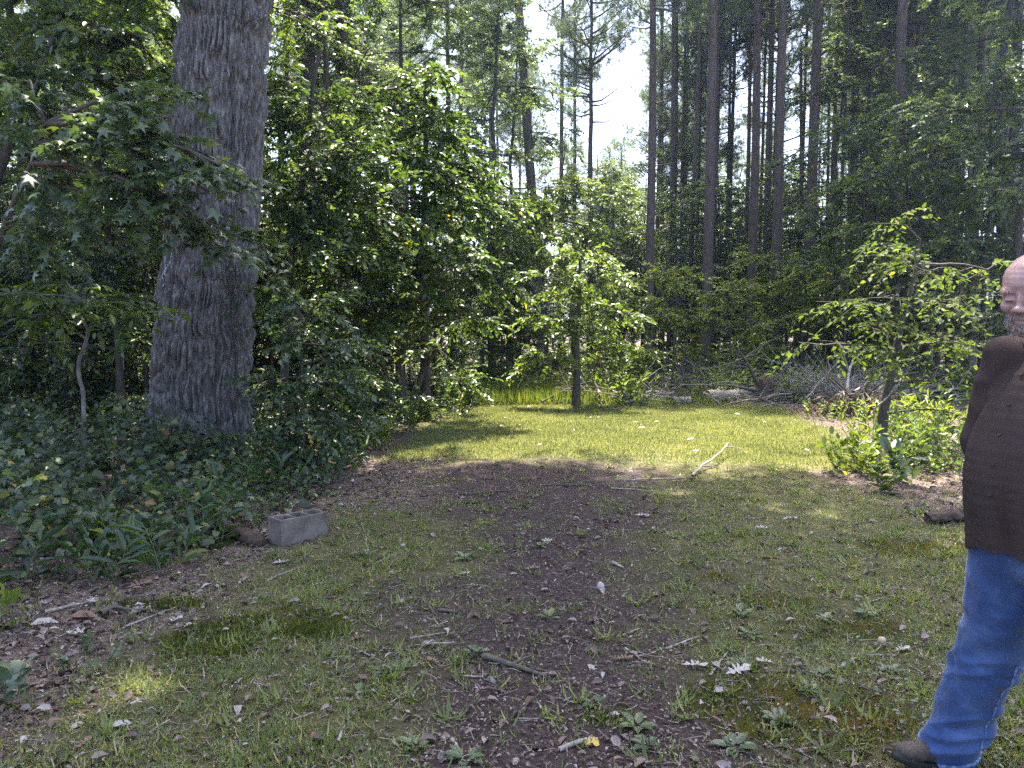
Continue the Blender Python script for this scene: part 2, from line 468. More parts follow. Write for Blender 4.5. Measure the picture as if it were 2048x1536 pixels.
def trunk_mesh(path, r0, r1, sides, mat, seed, rough=.06, flare=.35):
    n = len(path); P = np.asarray(path, float)
    R = np.linspace(r0, r1, n) ; zrel = P[:, 2] - P[0, 2]
    R = R * (1 + flare * np.exp(-zrel / (r0 * 2.2 + .05)))
    v, f = tube(P, R, sides)
    c = np.repeat(P, sides, 0); o = v - c
    th = np.tile(np.arange(sides), n)
    v = c + o * (1 + rough * 2 * (vnoise(th * 1.0, np.repeat(np.arange(n), sides) * .9, seed=seed) - .5))[:, None]
    g = Geo(); g.add(v, f)
    return g

def broadleaf(name, label, cat_, path, r0, r1, clusters, T, tname, size, lmat, bmat, seed, group=None, parts=0, n=14, L=.5, droop=.25, tilt=.5, mats2=None, trunk_sides=10, extra_trunks=()):
    rng = np.random.default_rng(seed)
    path = np.asarray(path, float); origin = path[0].copy()
    t = thing(name, label, cat_, origin, group)
    for k, pth in enumerate([path] + [np.asarray(e, float) for e in extra_trunks]):
        g = trunk_mesh(pth, r0 * (1 if k == 0 else .8), r1, trunk_sides, bmat, seed + k)
        for i in range(len(g.v)): g.v[i] = (g.v[i] - origin).astype(np.float32)
        link('trunk', g.mesh('trunk', bmat, True), t)
    allp = np.concatenate([path] + [np.asarray(e, float) for e in extra_trunks])
    Ls = []
    for c, r3, nsub, nsp in clusters:
        g = Geo()
        Ls.append(grow(rng, g, allp, r0, c, r3, nsub, nsp, n, size, droop, tilt, L))
        for i in range(len(g.v)): g.v[i] = (g.v[i] - origin).astype(np.float32)
        link('branch', g.mesh('branch', bmat, True), t)
    Lf = cat(Ls)
    if mats2:
        sel = rng.uniform(0, 1, len(Lf[0])) < mats2[1]
        leaves_to(t, origin, T, tname, mats2[0], [q[sel] for q in Lf], 0)
        Lf = [q[~sel] for q in Lf]
    leaves_to(t, origin, T, tname, lmat, Lf, parts)
    return t

def copy_tree(t, loc, rz=0, s=1.0, label=None, group=None):
    c = t.copy(); COL.objects.link(c); c.location = loc; c.rotation_euler = (0, 0, rz); c.scale = (s, s, s)
    if label: c['label'] = label
    if group: c['group'] = group
    for ch in t.children:
        d = ch.copy(); COL.objects.link(d); d.parent = c
        for gc in ch.children:
            e = gc.copy(); COL.objects.link(e); e.parent = d
    return c

# ---- the big oak at the left
def big_oak():
    bx, by = gpix(395, 925)
    base = np.array((bx, by, hgt(bx, by)))
    top = pix(452, 0, by + .1)
    H, lean = 17.0, (top - base) / (top[2] - base[2])
    t = thing('oak_tree', 'massive old tree with deeply furrowed grey bark at the left of the clearing', 'tree', base)
    nr, nz = 420, 620
    zs = np.linspace(-.15, 6.6, nz); th = np.linspace(0, 2 * np.pi, nr, endpoint=False)
    TH, Z = np.meshgrid(th, zs)
    R = .535 - .008 * Z + .035 * np.exp(-(Z + .1) / .9)
    flare = np.exp(-np.maximum(Z, 0) / .38)
    R = R * (1 + flare * (.16 + .14 * np.cos(5 * TH + .8) + .06 * np.cos(3 * TH)))
    R = R + .018 * (fbm(np.cos(TH) * 1.6, np.sin(TH) * 1.6, Z * .8, seed=4) - .5) * 2
    a = .55
    cx, sx = np.cos(TH) * a, np.sin(TH) * a
    wz = Z + .25 * (vnoise(cx * 3, sx * 3, Z * 2, seed=8) - .5)
    r1 = 1 - np.abs(2 * vnoise(cx * 30 + .5 * np.sin(wz * 9), sx * 30 + .5 * np.cos(wz * 8), wz * 3.2, seed=5) - 1)
    r2 = 1 - np.abs(2 * vnoise(cx * 40, sx * 40, wz * 7, seed=6) - 1)
    plate = vnoise(cx * 34, sx * 34, wz * 16, seed=9)
    fur = np.clip(1 - r1 * 1.35, 0, 1) ** .7
    D = .095 * (fur - .5) + .022 * (.5 - r2) + .03 * (plate - .5)
    R = R + D
    X = R * np.cos(TH) + lean[0] * Z; Y = R * np.sin(TH) + lean[1] * Z
    i = np.arange(nz - 1)[:, None] * nr; j = np.arange(nr)[None]; k = (j + 1) % nr
    f = np.stack((i + j, i + k, i + nr + k, i + nr + j), -1).reshape(-1, 4)
    g = Geo(); g.add(np.stack((X, Y, Z), -1).reshape(-1, 3), f)
    upz = np.linspace(6.55, 16, 24)
    pu = np.stack((lean[0] * upz, lean[1] * upz, upz), 1)
    g.add(*tube(pu, np.linspace(.48, .22, 24), 40))
    m = M['oak_bark']
    link('trunk', g.mesh('trunk', m), t)
    # moss cushion low on the bark, and a pale lichen patch
    rng = np.random.default_rng(3)
    def on_bark(n, th0, z0, sth, sz):
        tt = rng.normal(th0, sth, n); zz = np.abs(rng.normal(z0, sz, n))
        ii = np.clip(np.searchsorted(zs, zz), 0, nz - 1); jj = (tt / (2 * np.pi) * nr).astype(int) % nr
        P = np.stack((X[ii, jj], Y[ii, jj], Z[ii, jj]), 1); N = np.stack((np.cos(tt), np.sin(tt), np.zeros(n)), 1)
        return P, N
    P, N = on_bark(5200, -1.62, .12, .2, .26)
    gm = Geo(); leaf_geo(gm, BLADE, P, N + rng.normal(0, .5, P.shape) + (0, 0, .5), rng.normal(0, 1, P.shape), rng.uniform(.02, .045, len(P)), rng.uniform(0, .85, len(P)))
    tag(link('moss', gm.mesh('moss', M['moss']), t), kind='stuff')
    gl = Geo()
    P, N = on_bark(2600, -2.34, 2.28, .05, .1)
    tv = np.array([(-.5, -.5, 0), (.5, -.5, 0), (.5, .5, 0), (-.5, .5, 0)]), np.array([(0, 1, 2, 3)])
    leaf_geo(gl, tv, P + N * .006, np.cross(N, (0, 0, 1.0)) + rng.normal(0, .3, P.shape), N + rng.normal(0, .15, P.shape), rng.uniform(.008, .02, len(P)), rng.uniform(0, 1, len(P)))
    ml, nt, b = new_mat('lichen'); b.inputs['Base Color'].default_value = (.5, .52, .53, 1); b.inputs['Roughness'].default_value = .9
    tag(link('lichen', gl.mesh('lichen', ml), t), kind='stuff')
    # thin vine climbing the right side
    gv = Geo()
    for s0 in (0, .25):
        zz = np.linspace(0, 6, 60); tt = -.55 - s0 + .12 * np.sin(zz * 2.1 + s0 * 9) + .05 * np.sin(zz * 7)
        ii = np.clip(np.searchsorted(zs, zz), 0, nz - 1); jj = (tt / (2 * np.pi) * nr).astype(int) % nr
        P = np.stack((X[ii, jj], Y[ii, jj], Z[ii, jj]), 1) + np.stack((np.cos(tt), np.sin(tt), 0 * tt), 1) * .02
        P[1:-1] = (P[:-2] + P[1:-1] * 2 + P[2:]) / 4
        gv.add(*tube(P, np.linspace(.013, .006, 60), 5))
    link('vine_stem', gv.mesh('vine_stem', M['twig'], True), t)
    # unseen high crown above the picture, clusters laid out to shade foreground and man
    path = np.stack((lean[0] * upz, lean[1] * upz, upz), 1)
    Ls = []
    cl = [((1.5, -2, 10.5), (3, 3, 1.6)), ((4.5, .5, 11.5), (3.2, 3, 1.8)), ((-4, 1, 11), (3, 3, 1.8)), ((2, 3.2, 12), (3, 2.4, 1.8)), ((-2, -3.5, 12), (3, 3, 2)), ((5.5, -2.5, 12.5), (3, 3, 2)),
          ((6.2, 2.6, 13), (2.6, 2.2, 1.8)), ((-4.5, 4, 14), (3.2, 3.2, 2)), ((1, 1, 16), (4, 4, 2.4)), ((-5, -2, 14.5), (3, 3, 2)), ((-3, 5, 15), (3, 2.5, 2)), ((4.6, 1.2, 16.5), (3.2, 3.2, 2)),
          ((7.6, 0, 14), (2.0, 2.4, 1.6)), ((3, -4, 13.5), (3, 3, 2)), ((4.8, 1.9, 14.2), (2.4, 2, 1.2)), ((6.6, 2.2, 15), (2.2, 2, 1.2)), ((3.2, 3.4, 14.5), (2.2, 1.6, 1.2)), ((5.6, -1.9, 13.4), (2, 1.8, 1.3))]
    for c, r in cl:
        gb = Geo(); Ls.append(grow(rng, gb, path, .5, c, r, 30, 10, 12, .2, .2, .45, .8))
        link('branch', gb.mesh('branch', M['dark_bark'], True), t)
    leaves_to(t, np.zeros(3), OVATE, 'ovate', M['leaf_mid'], cat(Ls))
big_oak()

# ---- pines: five shapes shared among the stand
def pine_parts(seed, H, r, hb, nb, lean=0., ragged=1.0):
    rng = np.random.default_rng(seed)
    z = np.linspace(0, H, 26)
    sway = np.cumsum(rng.normal(0, .03, (26, 2)), 0) * np.linspace(0, 1, 26)[:, None]
    path = np.stack((sway[:, 0] + lean * z, sway[:, 1], z), 1)
    g = trunk_mesh(path, r, .04, 12, None, seed, .05, .18)
    pos, ax, sz = [], [], []
    for i in range(nb):
        u = rng.uniform(0, 1); zz = hb + (H - hb) * u
        k = min(int(zz / H * 25), 24); p0 = path[k] + (path[k + 1] - path[k]) * (zz / H * 25 - k)
        a = rng.uniform(0, 2 * np.pi); ln = (1.0 + 2.6 * (1 - u) ** .6 * min(1, u * 3 + .45)) * rng.uniform(.5, 1.1) * ragged
        d = np.array((math.cos(a), math.sin(a), .25 + .5 * u + rng.normal(0, .2)))
        p1 = p0 + norm(d) * ln
        b = curve_pts(p0, p1, 6, rng, .1, .06)
        g.add(*tube(b, np.linspace(.015 + .012 * ln, .006, 6), 4))
        bare = u < .12 and rng.uniform() < .6
        if bare: continue
        for q in range(int(7 + 6 * rng.uniform())):
            t = rng.uniform(.4, 1.02); e = b[0] + (p1 - b[0]) * t
            kk = min(int(t * 5), 4); e = b[kk] + (b[kk + 1] - b[kk]) * (t * 5 - kk)
            off = rng.normal(0, .26, 3)
            g.add(*tube(np.array((e, e + off)), (.006, .003), 3))
            for w in range(5):
                pos.append(e + off + rng.normal(0, .15, 3)); ax.append(norm(off) + norm(d) * .6 + rng.normal(0, .3, 3) + (0, 0, .3)); sz.append(rng.uniform(.2, .32))
    for i in range(5):                                           # dead stubs under the crown
        zz = rng.uniform(hb * .55, hb); k = int(zz / H * 25); a = rng.uniform(0, 6.28)
        b = curve_pts(path[k], path[k] + np.array((math.cos(a), math.sin(a), .15)) * rng.uniform(.4, 1.4), 5, rng, .12)
        g.add(*tube(b, np.linspace(.02, .005, 5), 4))
    pos, ax, sz = np.array(pos), np.array(ax), np.array(sz)
    gn = Geo(); leaf_geo(gn, TUFT, pos, ax, rng.normal(0, 1, pos.shape), sz, rng.uniform(0, 1, len(pos)))
    return g.mesh('trunk', M['pine_bark'], True), gn.mesh('crown', M['needle'])
PINES = [pine_parts(100 + i, H, .19, hb, nb, ln) for i, (H, hb, nb, ln) in enumerate(((23, 10.5, 56, .0), (25, 13, 52, .006), (21, 8.5, 60, -.006), (24, 11.5, 50, .01), (19, 10.5, 64, .0)))]

def pine(px, d, w, var, label, group='tall pines behind the clearing', lean=0., s=None, snag=False):
    x, y = pix(px, 700, d)[:2]
    sr = (w * d / F / 2) / .19
    s = s or 1.0
    t = thing('pine_tree', label, 'tree', (x, y, hgt(x, y) - .05), group, (px * 7.3) % 6.28 if not lean else 0)
    a = link('trunk', PINES[var][0], t); a.scale = (sr, sr, s)
    b = tag(link('crown', PINES[var][1], t), kind='stuff'); b.scale = (sr, sr, s)
    if lean: t.rotation_euler = (0, lean, 0)
    return t
for px, d, w, var, lab in (
    (1180, 27, 15, 4, 'lone tall pine standing against the white sky gap, needle tufts near its top'),
    (1297, 24, 20, 0, 'straight dark pine just right of the bright sky gap, with a long bare trunk'),
    (1343, 30, 14, 1, 'thin pine between the sky gap pine and the thick dark pine'),
    (1367, 34, 14, 2, 'slender pine close beside the thick dark pine, set further back'),
    (1411, 23, 23, 3, 'thick dark pine in the middle of the stand, trunk visible down to the brush'),
    (1452, 32, 12, 4, 'thin pine left of the narrow sky gap'),
    (1500, 24, 21, 0, 'tall bare pine, left one of the three close trunks beside the narrow sky gap'),
    (1527, 28, 16, 1, 'middle pine of the three close trunks beside the narrow sky gap, thinnest of them'),
    (1546, 23, 22, 3, 'tall bare pine, right one of the three close trunks beside the narrow sky gap'),
    (1613, 25, 24, 1, 'stout pine right of the narrow sky gap with foliage on its right side'),
    (1655, 33, 13, 2, 'thin pine in the foliage right of the stout pine'),
    (1692, 30, 12, 0, 'thin pine half hidden in leaves above the leaning sapling'),
    (1722, 28, 15, 4, 'pine above the leaning sapling with leafy vines round its lower trunk'),
    (1756, 33, 14, 3, 'dark pine directly behind the thick forked pine'),
    (1778, 22, 27, 1, 'thick pale pine above the leaning sapling, with a second stem beside it'),
    (1802, 29, 14, 0, 'slim pine right beside the thick pale pine'),
    (1853, 26, 18, 2, 'pine in the dense foliage left of the man, trunk broken up by leaves'),
    (1893, 33, 13, 4, 'thin pine deep in the foliage above the man'),
    (1938, 24, 20, 3, 'dark pine in dense foliage above and left of the man'),
    (2006, 22, 24, 0, 'dark pine directly above the bald head of the man'),
    (1120, 31, 11, 1, 'thin pine left of the lone pine in the sky gap'),
    (1147, 35, 10, 3, 'very thin far pine between the leaning trunk and the lone sky gap pine'),
    (1216, 36, 10, 2, 'thin far pine with a broken top at the foot of the sky gap'),
    (1241, 38, 8, 0, 'thinnest far pine at the foot of the sky gap')):
    pine(px, d, w, var, lab, s=.45 if px in (1216, 1241) else (.8 if px in (1180, ) else 1.0))
pine(1088, 25, 24, 1, 'dark pine leaning to the left at the edge of the white sky gap', lean=-.075)
rngp = np.random.default_rng(78)
for i in range(26):
    px = (1310 + i * 28 + rngp.uniform(-12, 12)); d = rngp.uniform(25.5, 33)
    pine(px, d, rngp.uniform(7, 11.5), 1 if i % 3 else 3, 'slim straight pine among the bigger trunks behind the brush', 'slim pines between the bigger trunks', s=rngp.uniform(.85, 1.05), lean=rngp.normal(0, .012))
rngp = np.random.default_rng(77)
nfar = 0
while nfar < 100:
    d = rngp.uniform(29, 66); px = rngp.uniform(-100, 2150)
    top = px
    if nfar < 40 and not 1040 < px < 2060: continue
    if (1060 < px < 1305) or (1432 < px < 1500) or (1545 < px < 1665):
        if d < 999: 
            if rngp.uniform() < .93: continue
    pine(px, d, rngp.uniform(.2, .36) * F / d, int(rngp.integers(0, 5)), 'tall thin pine deep in the forest behind the clearing, one of many alike', 'far pines deep in the forest', s=rngp.uniform(.85, 1.1) if not 1050 < px < 1660 else rngp.uniform(.6, .95))
    nfar += 1
def snag_tree():
    x, y = pix(1590, 700, 27)[:2]; rng = np.random.default_rng(9)
    t = thing('dead_pine', 'dead broken pine snag with bare side limbs standing in the narrow sky gap', 'tree', (x, y, 0))
    p = np.stack((.1 * np.sin(np.linspace(0, 4, 14)), np.zeros(14), np.linspace(0, 11.2, 14)), 1)
    g = trunk_mesh(p, .11, .04, 8, None, 3); link('trunk', g.mesh('trunk', M['pine_bark'], True), t)
    for i in range(9):
        z = rng.uniform(5, 11); a = rng.choice((0, np.pi)) + rng.normal(0, .5)
        gb = Geo(); gb.add(*tube(curve_pts((0, 0, z), (math.cos(a) * rng.uniform(.6, 1.9), math.sin(a) * .8, z + rng.uniform(.1, 1.0)), 6, rng, .1), np.linspace(.022, .005, 6), 4))
        link('branch', gb.mesh('branch', M['pine_bark'], True), t)
snag_tree()
# ------------------------------------------------------------------ hardwoods and understorey
def variant(seed, H, r0, hb, R, ncl, nsub, nsp, lmat, bmat, size, top=.35, n=13, lean=0.):
    """A free standing broadleaf tree -> (wood mesh, leaf mesh) to be shared by copies."""
    rng = np.random.default_rng(seed)
    z = np.linspace(0, H * .96, 14)
    sw = np.cumsum(rng.normal(0, .035, (14, 2)), 0) * np.sqrt(np.linspace(0, 1, 14))[:, None] * H / 7
    path = np.stack((sw[:, 0] + lean * z, sw[:, 1], z), 1)
    g = trunk_mesh(path, r0, .02, 9, None, seed)
    Ls = []
    for i in range(ncl):
        u = (i + rng.uniform(.1, .9)) / ncl
        zz = hb + (H - hb) * u
        k = min(int(zz / (H * .96) * 13), 12)
        a = i * 2.4 + rng.normal(0, .5)
        rr = R * (1 - (1 - top) * max(0, (u - .45) / .55) ** 1.4) * rng.uniform(.35, .8)
        c = path[k] + np.array((math.cos(a) * rr, math.sin(a) * rr, rng.normal(0, .1)))
        q = R * rng.uniform(.32, .5)
        Ls.append(grow(rng, g, path, r0, c, (q, q, q * .55), nsub, nsp, n, size, .22, .5, .45))
    gl = Geo(); pos, ax, nm, sz, rn = cat(Ls)
    leaf_geo(gl, DIAM, pos, ax, nm, sz, rn)
    return g.mesh('trunk', bmat, True), gl.mesh('crown', lmat)

M['leaf_sapling'] = leaf_mat('leaf_sapling', [(0, (.04, .065, .018)), (.6, (.08, .11, .022)), (.93, (.13, .15, .025)), (1, (.3, .24, .03))], rough=.6, spec=.25, trans=.45)
M['leaf_sapling_dark'] = leaf_mat('leaf_sapling_dark', [(0, (.025, .045, .016)), (1, (.06, .09, .022))], rough=.6, spec=.25, trans=.4)  # darker copy, puts partial shade into the sapling's leaf colour
VAR = {
    'bush_a': variant(201, 3.6, .035, .3, 1.3, 9, 8, 6, M['leaf_mid'], M['twig'], .10),
    'bush_b': variant(202, 4.6, .045, .7, 1.5, 10, 8, 6, M['leaf_far'], M['twig'], .10),
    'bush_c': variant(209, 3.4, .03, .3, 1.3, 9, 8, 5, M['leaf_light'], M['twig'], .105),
    'under_a': variant(203, 6.5, .06, 1.4, 1.9, 12, 9, 6, M['leaf_mid'], M['dark_bark'], .11),
    'under_b': variant(204, 8.0, .07, 1.8, 2.0, 14, 9, 6, M['leaf_far'], M['dark_bark'], .11),
    'under_c': variant(205, 5.6, .05, 1.0, 1.7, 11, 9, 6, M['leaf_light'], M['dark_bark'], .11),
    'tall_a': variant(206, 15, .14, 3.0, 2.9, 24, 9, 6, M['leaf_mid'], M['dark_bark'], .12),
    'tall_b': variant(207, 18, .17, 4.0, 3.0, 26, 9, 6, M['leaf_far'], M['dark_bark'], .12),
    'tall_c': variant(208, 12, .11, 2.0, 2.5, 22, 9, 6, M['leaf_far'], M['dark_bark'], .115),
}
rngu = np.random.default_rng(31)
def stand(kind, px, d, name, label, cat_='tree', group=None, s=1.0, rz=None):
    x, y = pix(px, 700, d)[:2]
    t = thing(name, label, cat_, (x, y, hgt(x, y) - .04), group, rngu.uniform(0, 6.28) if rz is None else rz)
    t.scale = (s, s, s)
    link('trunk', VAR[kind][0], t); tag(link('crown', VAR[kind][1], t), kind='stuff')
    return t

# understorey along the back of the lawn
G1 = 'understorey trees behind the clearing'
for kind, px, d, s, lab in (
    ('under_a', 985, 21, .85, 'dark leafy small tree at the far left corner of the lawn'),
    ('bush_b', 1040, 21.5, .9, 'grey green bush behind the tall grass at the left end of the strip'),
    ('bush_a', 925, 19.6, 1.0, 'leafy bush in the gap at the far left corner behind the tall grass'),
    ('bush_a', 1005, 20.6, .9, 'leafy bush behind the middle of the tall grass strip'),
    ('under_b', 1213, 28, .85, 'grey green tree closing the gap right of the lone pine'),
    ('under_b', 1282, 29, .9, 'grey green tree behind the trunk of the straight dark pine'),
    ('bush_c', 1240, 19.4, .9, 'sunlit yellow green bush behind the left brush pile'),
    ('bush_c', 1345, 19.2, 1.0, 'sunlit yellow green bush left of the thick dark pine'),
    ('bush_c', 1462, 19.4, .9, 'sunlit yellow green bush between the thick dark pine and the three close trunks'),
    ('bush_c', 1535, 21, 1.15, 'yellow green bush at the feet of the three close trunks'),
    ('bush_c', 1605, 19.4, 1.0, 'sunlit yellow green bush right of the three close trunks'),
    ('bush_c', 1690, 18.4, 1.0, 'yellow green bush behind the dry twig haze'),
    ('under_c', 1420, 27, 1.0, 'yellow green tree deep behind the thick dark pine'),
    ('under_c', 1650, 26, 1.05, 'yellow green tree under the stout pine'),
    ('under_c', 1780, 24, 1.1, 'yellow green tree far behind the leaning sapling'),
    ('under_c', 1095, 22, .9, 'yellow green understorey tree just left behind the small lawn tree'),
    ('under_b', 1225, 25, .8, 'blue green understorey tree right behind the small lawn tree'),
    ('under_a', 1268, 25.5, .8, 'understorey tree beside the straight dark pine'),
    ('bush_a', 1335, 25, 1.0, 'leafy bush left of the thick dark pine'),
    ('under_b', 1375, 26, .85, 'small tree with grey leaves at the foot of the thick dark pine'),
    ('bush_b', 1452, 25, 1.0, 'grey green bush right of the thick dark pine above the log'),
    ('under_c', 1470, 25.5, .8, 'bright yellow green sapling between the pines by the narrow sky gap'),
    ('under_a', 1572, 26, .8, 'pale leaved small tree right beside the three close pines'),
    ('bush_a', 1606, 23.5, 1.1, 'leafy bush behind the round green weed clump'),
    ('under_b', 1660, 21, .95, 'dense dark tree behind the dry twig pile'),
    ('under_a', 1720, 19, .9, 'small tree behind the leaning sapling at right'),
    ('under_b', 1800, 20, 1.0, 'leafy tree right behind the leaning sapling'),
    ('under_a', 1880, 18, 1.0, 'leafy tree left of the man in the dense right edge'),
    ('under_b', 1960, 17.5, 1.0, 'dark leafy tree behind the head of the man')):
    stand(kind, px, d, 'small_tree' if 'bush' not in kind else 'bush', lab, 'tree' if 'bush' not in kind else 'bush', G1, s)
kinds = ['bush_a', 'bush_b', 'under_a', 'under_b', 'under_c', 'under_a', 'under_b']
for i in range(58):
    d = rngu.uniform(26, 48); px = rngu.uniform(900, 2150)
    k = kinds[rngu.integers(0, len(kinds))]
    stand(k, px, d, 'small_tree', 'leafy understorey tree in the deep shade between far pine trunks', 'tree', 'far understorey deep in the forest', rngu.uniform(.75, 1.15))
for i in range(14):                                                  # leafy middle storey further in
    px = rngu.uniform(1180, 1700); d = rngu.uniform(30, 46)
    stand('tall_c', px, d, 'small_tree', 'mid height leafy tree far back in the pine stand', 'tree', 'middle storey far in the pine stand', rngu.uniform(.6, .85))
# dense leafy trees at the right edge
G2 = 'tall leafy trees at the right edge of the clearing'
for kind, px, d, s, lab in (
    ('tall_c', 1660, 26, 1.0, 'leafy tree right of the stout pine'),
    ('tall_b', 1745, 27, .95, 'tall vine clad leafy tree around the thick pale pine'),
    ('tall_c', 1830, 22, .85, 'leafy tree above and right of the leaning sapling'),
    ('tall_a', 1905, 24, 1.05, 'tall leafy tree left above the man'),
    ('tall_b', 1990, 21, 1.0, 'tall dark leafy tree above the man, filling the upper right corner'),
    ('tall_c', 2040, 16.5, 1.0, 'nearest leafy tree at the right edge above the man'),
    ('tall_a', 2130, 19, 1.0, 'leafy tree cut by the right edge of the view'),
    ('tall_c', 1570, 34, .7, 'far leafy tree at the foot of the narrow sky gap'),
    ('tall_c', 1245, 35, .8, 'hazy leafy tree closing the foot of the wide sky gap'),
    ('tall_c', 1470, 37, .85, 'hazy leafy tree at the left foot of the narrow sky gap'),
    ('tall_c', 1125, 34, .85, 'hazy leafy tree left of the lone pine under the wide sky gap')):
    stand(kind, px, d, 'leafy_tree', lab, 'tree', G2, s)
# tall trees at the upper left, sky between their leaves
G3 = 'tall leafy trees behind the left edge of the clearing'
for kind, px, d, s, lab in (
    ('tall_a', 575, 20, .95, 'tall leafy tree just right of the massive furrowed trunk'),
    ('tall_b', 700, 23, .9, 'tall grey green tree behind the dark vine hung trunks'),
    ('tall_a', 800, 20, .85, 'tall leafy tree left above the vine covered hump'),
    ('tall_b', 905, 24, .85, 'tall grey green tree above the vine covered hump'),
    ('tall_c', 985, 21, 1.0, 'leafy tree left of the leaning pine'),
    ('tall_c', 1020, 25, .95, 'leafy tree wrapped around the leaning pine'),
    ('tall_c', 660, 16.5, 1.0, 'dark leafy tree low between the vine hung trunks'),
    ('tall_a', 300, 16, 1.0, 'dark leafy tree behind the massive furrowed trunk'),
    ('tall_c', 180, 14, 1.0, 'dark leafy tree left behind the massive furrowed trunk'),
    ('tall_a', 60, 15.5, 1.0, 'leafy tree at the upper left corner, yellow light in its top'),
    ('tall_c', -60, 12.5, 1.0, 'leafy tree cut by the left edge of the view'),
    ('tall_c', 420, 21, 1.0, 'leafy tree hidden deep behind the massive furrowed trunk'),
    ('tall_b', 120, 22, 1.0, 'tall tree deep behind the upper left leaves'),
    ('tall_a', 400, 13.2, .9, 'leafy tree added for shade straight behind the massive furrowed trunk'),  # added with the two below to darken the left understorey
    ('tall_c', -190, 10.5, 1.0, 'leafy tree added for shade beyond the left edge of the view'),
    ('tall_b', 250, 18.5, .9, 'grey green tall tree added for shade deep left behind the massive furrowed trunk')):
    stand(kind, px, d, 'leafy_tree', lab, 'tree', G3, s)
for i in range(30):
    px = rngu.uniform(-250, 900); d = rngu.uniform(15.5, 34)
    stand(['under_a', 'under_b', 'tall_c', 'bush_b'][rngu.integers(0, 4)], px, d, 'small_tree', 'dark leafy tree deep in the woods behind the left hedge', 'tree', 'trees deep in the left woods', rngu.uniform(.85, 1.1))

GD = 'dark bushes in the shade behind the left bank'
for i, (px, d) in enumerate(((-120, 11.5), (-30, 12.5), (60, 13), (130, 12), (215, 13.2), (290, 12.4), (340, 14), (20, 16), (150, 17), (270, 17), (420, 15), (500, 14), (545, 13), (600, 13.5), (650, 15), (700, 14.5),
        (745, 16), (560, 17.5), (820, 17), (870, 16.4), (680, 18.5), (760, 19.5))):
    where = 'left of' if px < 330 else 'behind' if px < 500 else 'right of'
    stand(('bush_a', 'bush_b')[i % 2], px, d, 'bush', 'dark bush in the shade %s the massive furrowed trunk' % where, 'bush', GD + ', ' + where + ' the trunk', .85 + .02 * (i % 7))

def vine_trunk(px, d, w, H, label, seed):
    rng = np.random.default_rng(seed)
    x, y = pix(px, 700, d)[:2]
    z = np.linspace(0, H, 16); p = np.stack((x + .1 * np.sin(z * .4 + seed), y + 0 * z, z), 1)
    cl = []
    for k in range(3): cl.append((pix(px + rng.uniform(-90, 90), rng.uniform(-120, 40), d) , (1.2, 1.2, .8), 8, 5))
    r = w * d / F / 2
    t = broadleaf('leafy_tree', label, 'tree', p, r, r * .7, cl, DIAM, 'diam', .12, M['leaf_dark'], M['dark_bark'], seed, G3)
    n = 2600; zz = rng.uniform(2.5, H, n); th = rng.uniform(0, 6.28, n); rr = r + np.abs(rng.normal(0, .09, n))
    P = np.stack((x + .1 * np.sin(zz * .4 + seed) + np.cos(th) * rr, y + np.sin(th) * rr, zz), 1)
    sel = vnoise(th * .7, zz * .8, seed=seed) > .42
    g = Geo(); P = P[sel] - p[0]
    leaf_geo(g, IVY, P, np.stack((np.cos(th), np.sin(th), -1.2 + 0 * th), 1)[sel] + rng.normal(0, .3, P.shape), np.stack((np.cos(th), np.sin(th), .4 + 0 * th), 1)[sel], rng.uniform(.07, .13, len(P)), rng.uniform(0, .97, len(P)))
    tag(link('vine', g.mesh('vine', M['leaf_dark']), t), kind='stuff')
vine_trunk(620, 18, 28, 13, 'thick dark trunk right of the furrowed trunk, left one of two hung with vines', 5)
vine_trunk(694, 19, 25, 13, 'thick dark trunk, right one of two hung with vines at the top left', 6)

# ---- the near hedge on the left: trees with their own shape
def C(px, py, d, rx, ry, rd, nsub, nsp):
    return pix(px, py, d), (rx * d / F, rd, ry * d / F), nsub, nsp
def pathpx(pts):
    """Trunk path through (px, py, d); the first point is put on the ground."""
    P = [pix(*q) for q in pts]
    P[0][2] = hgt(P[0][0], P[0][1]) - .05
    P = np.array(P); t = np.arange(len(P)); tt = np.linspace(0, len(P) - 1, 6 * len(P))
    return np.stack([np.interp(tt, t, P[:, k]) for k in range(3)], 1) + .012 * np.sin(tt * 3.1)[:, None]

broadleaf('sweetgum_sapling', 'young tree with star shaped leaves hanging across the massive furrowed trunk', 'tree',
    pathpx([(-70, 930, 7.2), (-40, 600, 7.0), (30, 400, 6.9), (90, 250, 6.8)]), .045, .012,
    [C(110, 235, 6.9, 95, 55, .35, 6, 4), C(250, 290, 6.7, 85, 45, .3, 6, 4), C(375, 305, 6.6, 70, 40, .28, 6, 4), C(420, 385, 6.5, 80, 45, .25, 5, 4), C(300, 390, 6.5, 85, 50, .3, 6, 4),
     C(150, 350, 6.7, 90, 60, .35, 6, 4), C(150, 460, 6.8, 110, 45, .35, 6, 4), C(330, 175, 6.9, 60, 50, .3, 4, 4), C(470, 470, 6.6, 55, 30, .2, 4, 3), C(380, 480, 6.7, 60, 40, .2, 4, 3), C(440, 330, 6.4, 50, 30, .2, 3, 3), C(400, 440, 6.3, 70, 35, .2, 4, 3), C(300, 230, 6.6, 80, 40, .3, 5, 4), C(60, 160, 7.1, 90, 60, .4, 5, 4), C(30, 450, 6.9, 80, 60, .4, 5, 4)],
    STAR, 'star', .125, M['leaf_blue'], M['twig'], 11, parts=300, n=8, L=.42, droop=.2, tilt=.38)
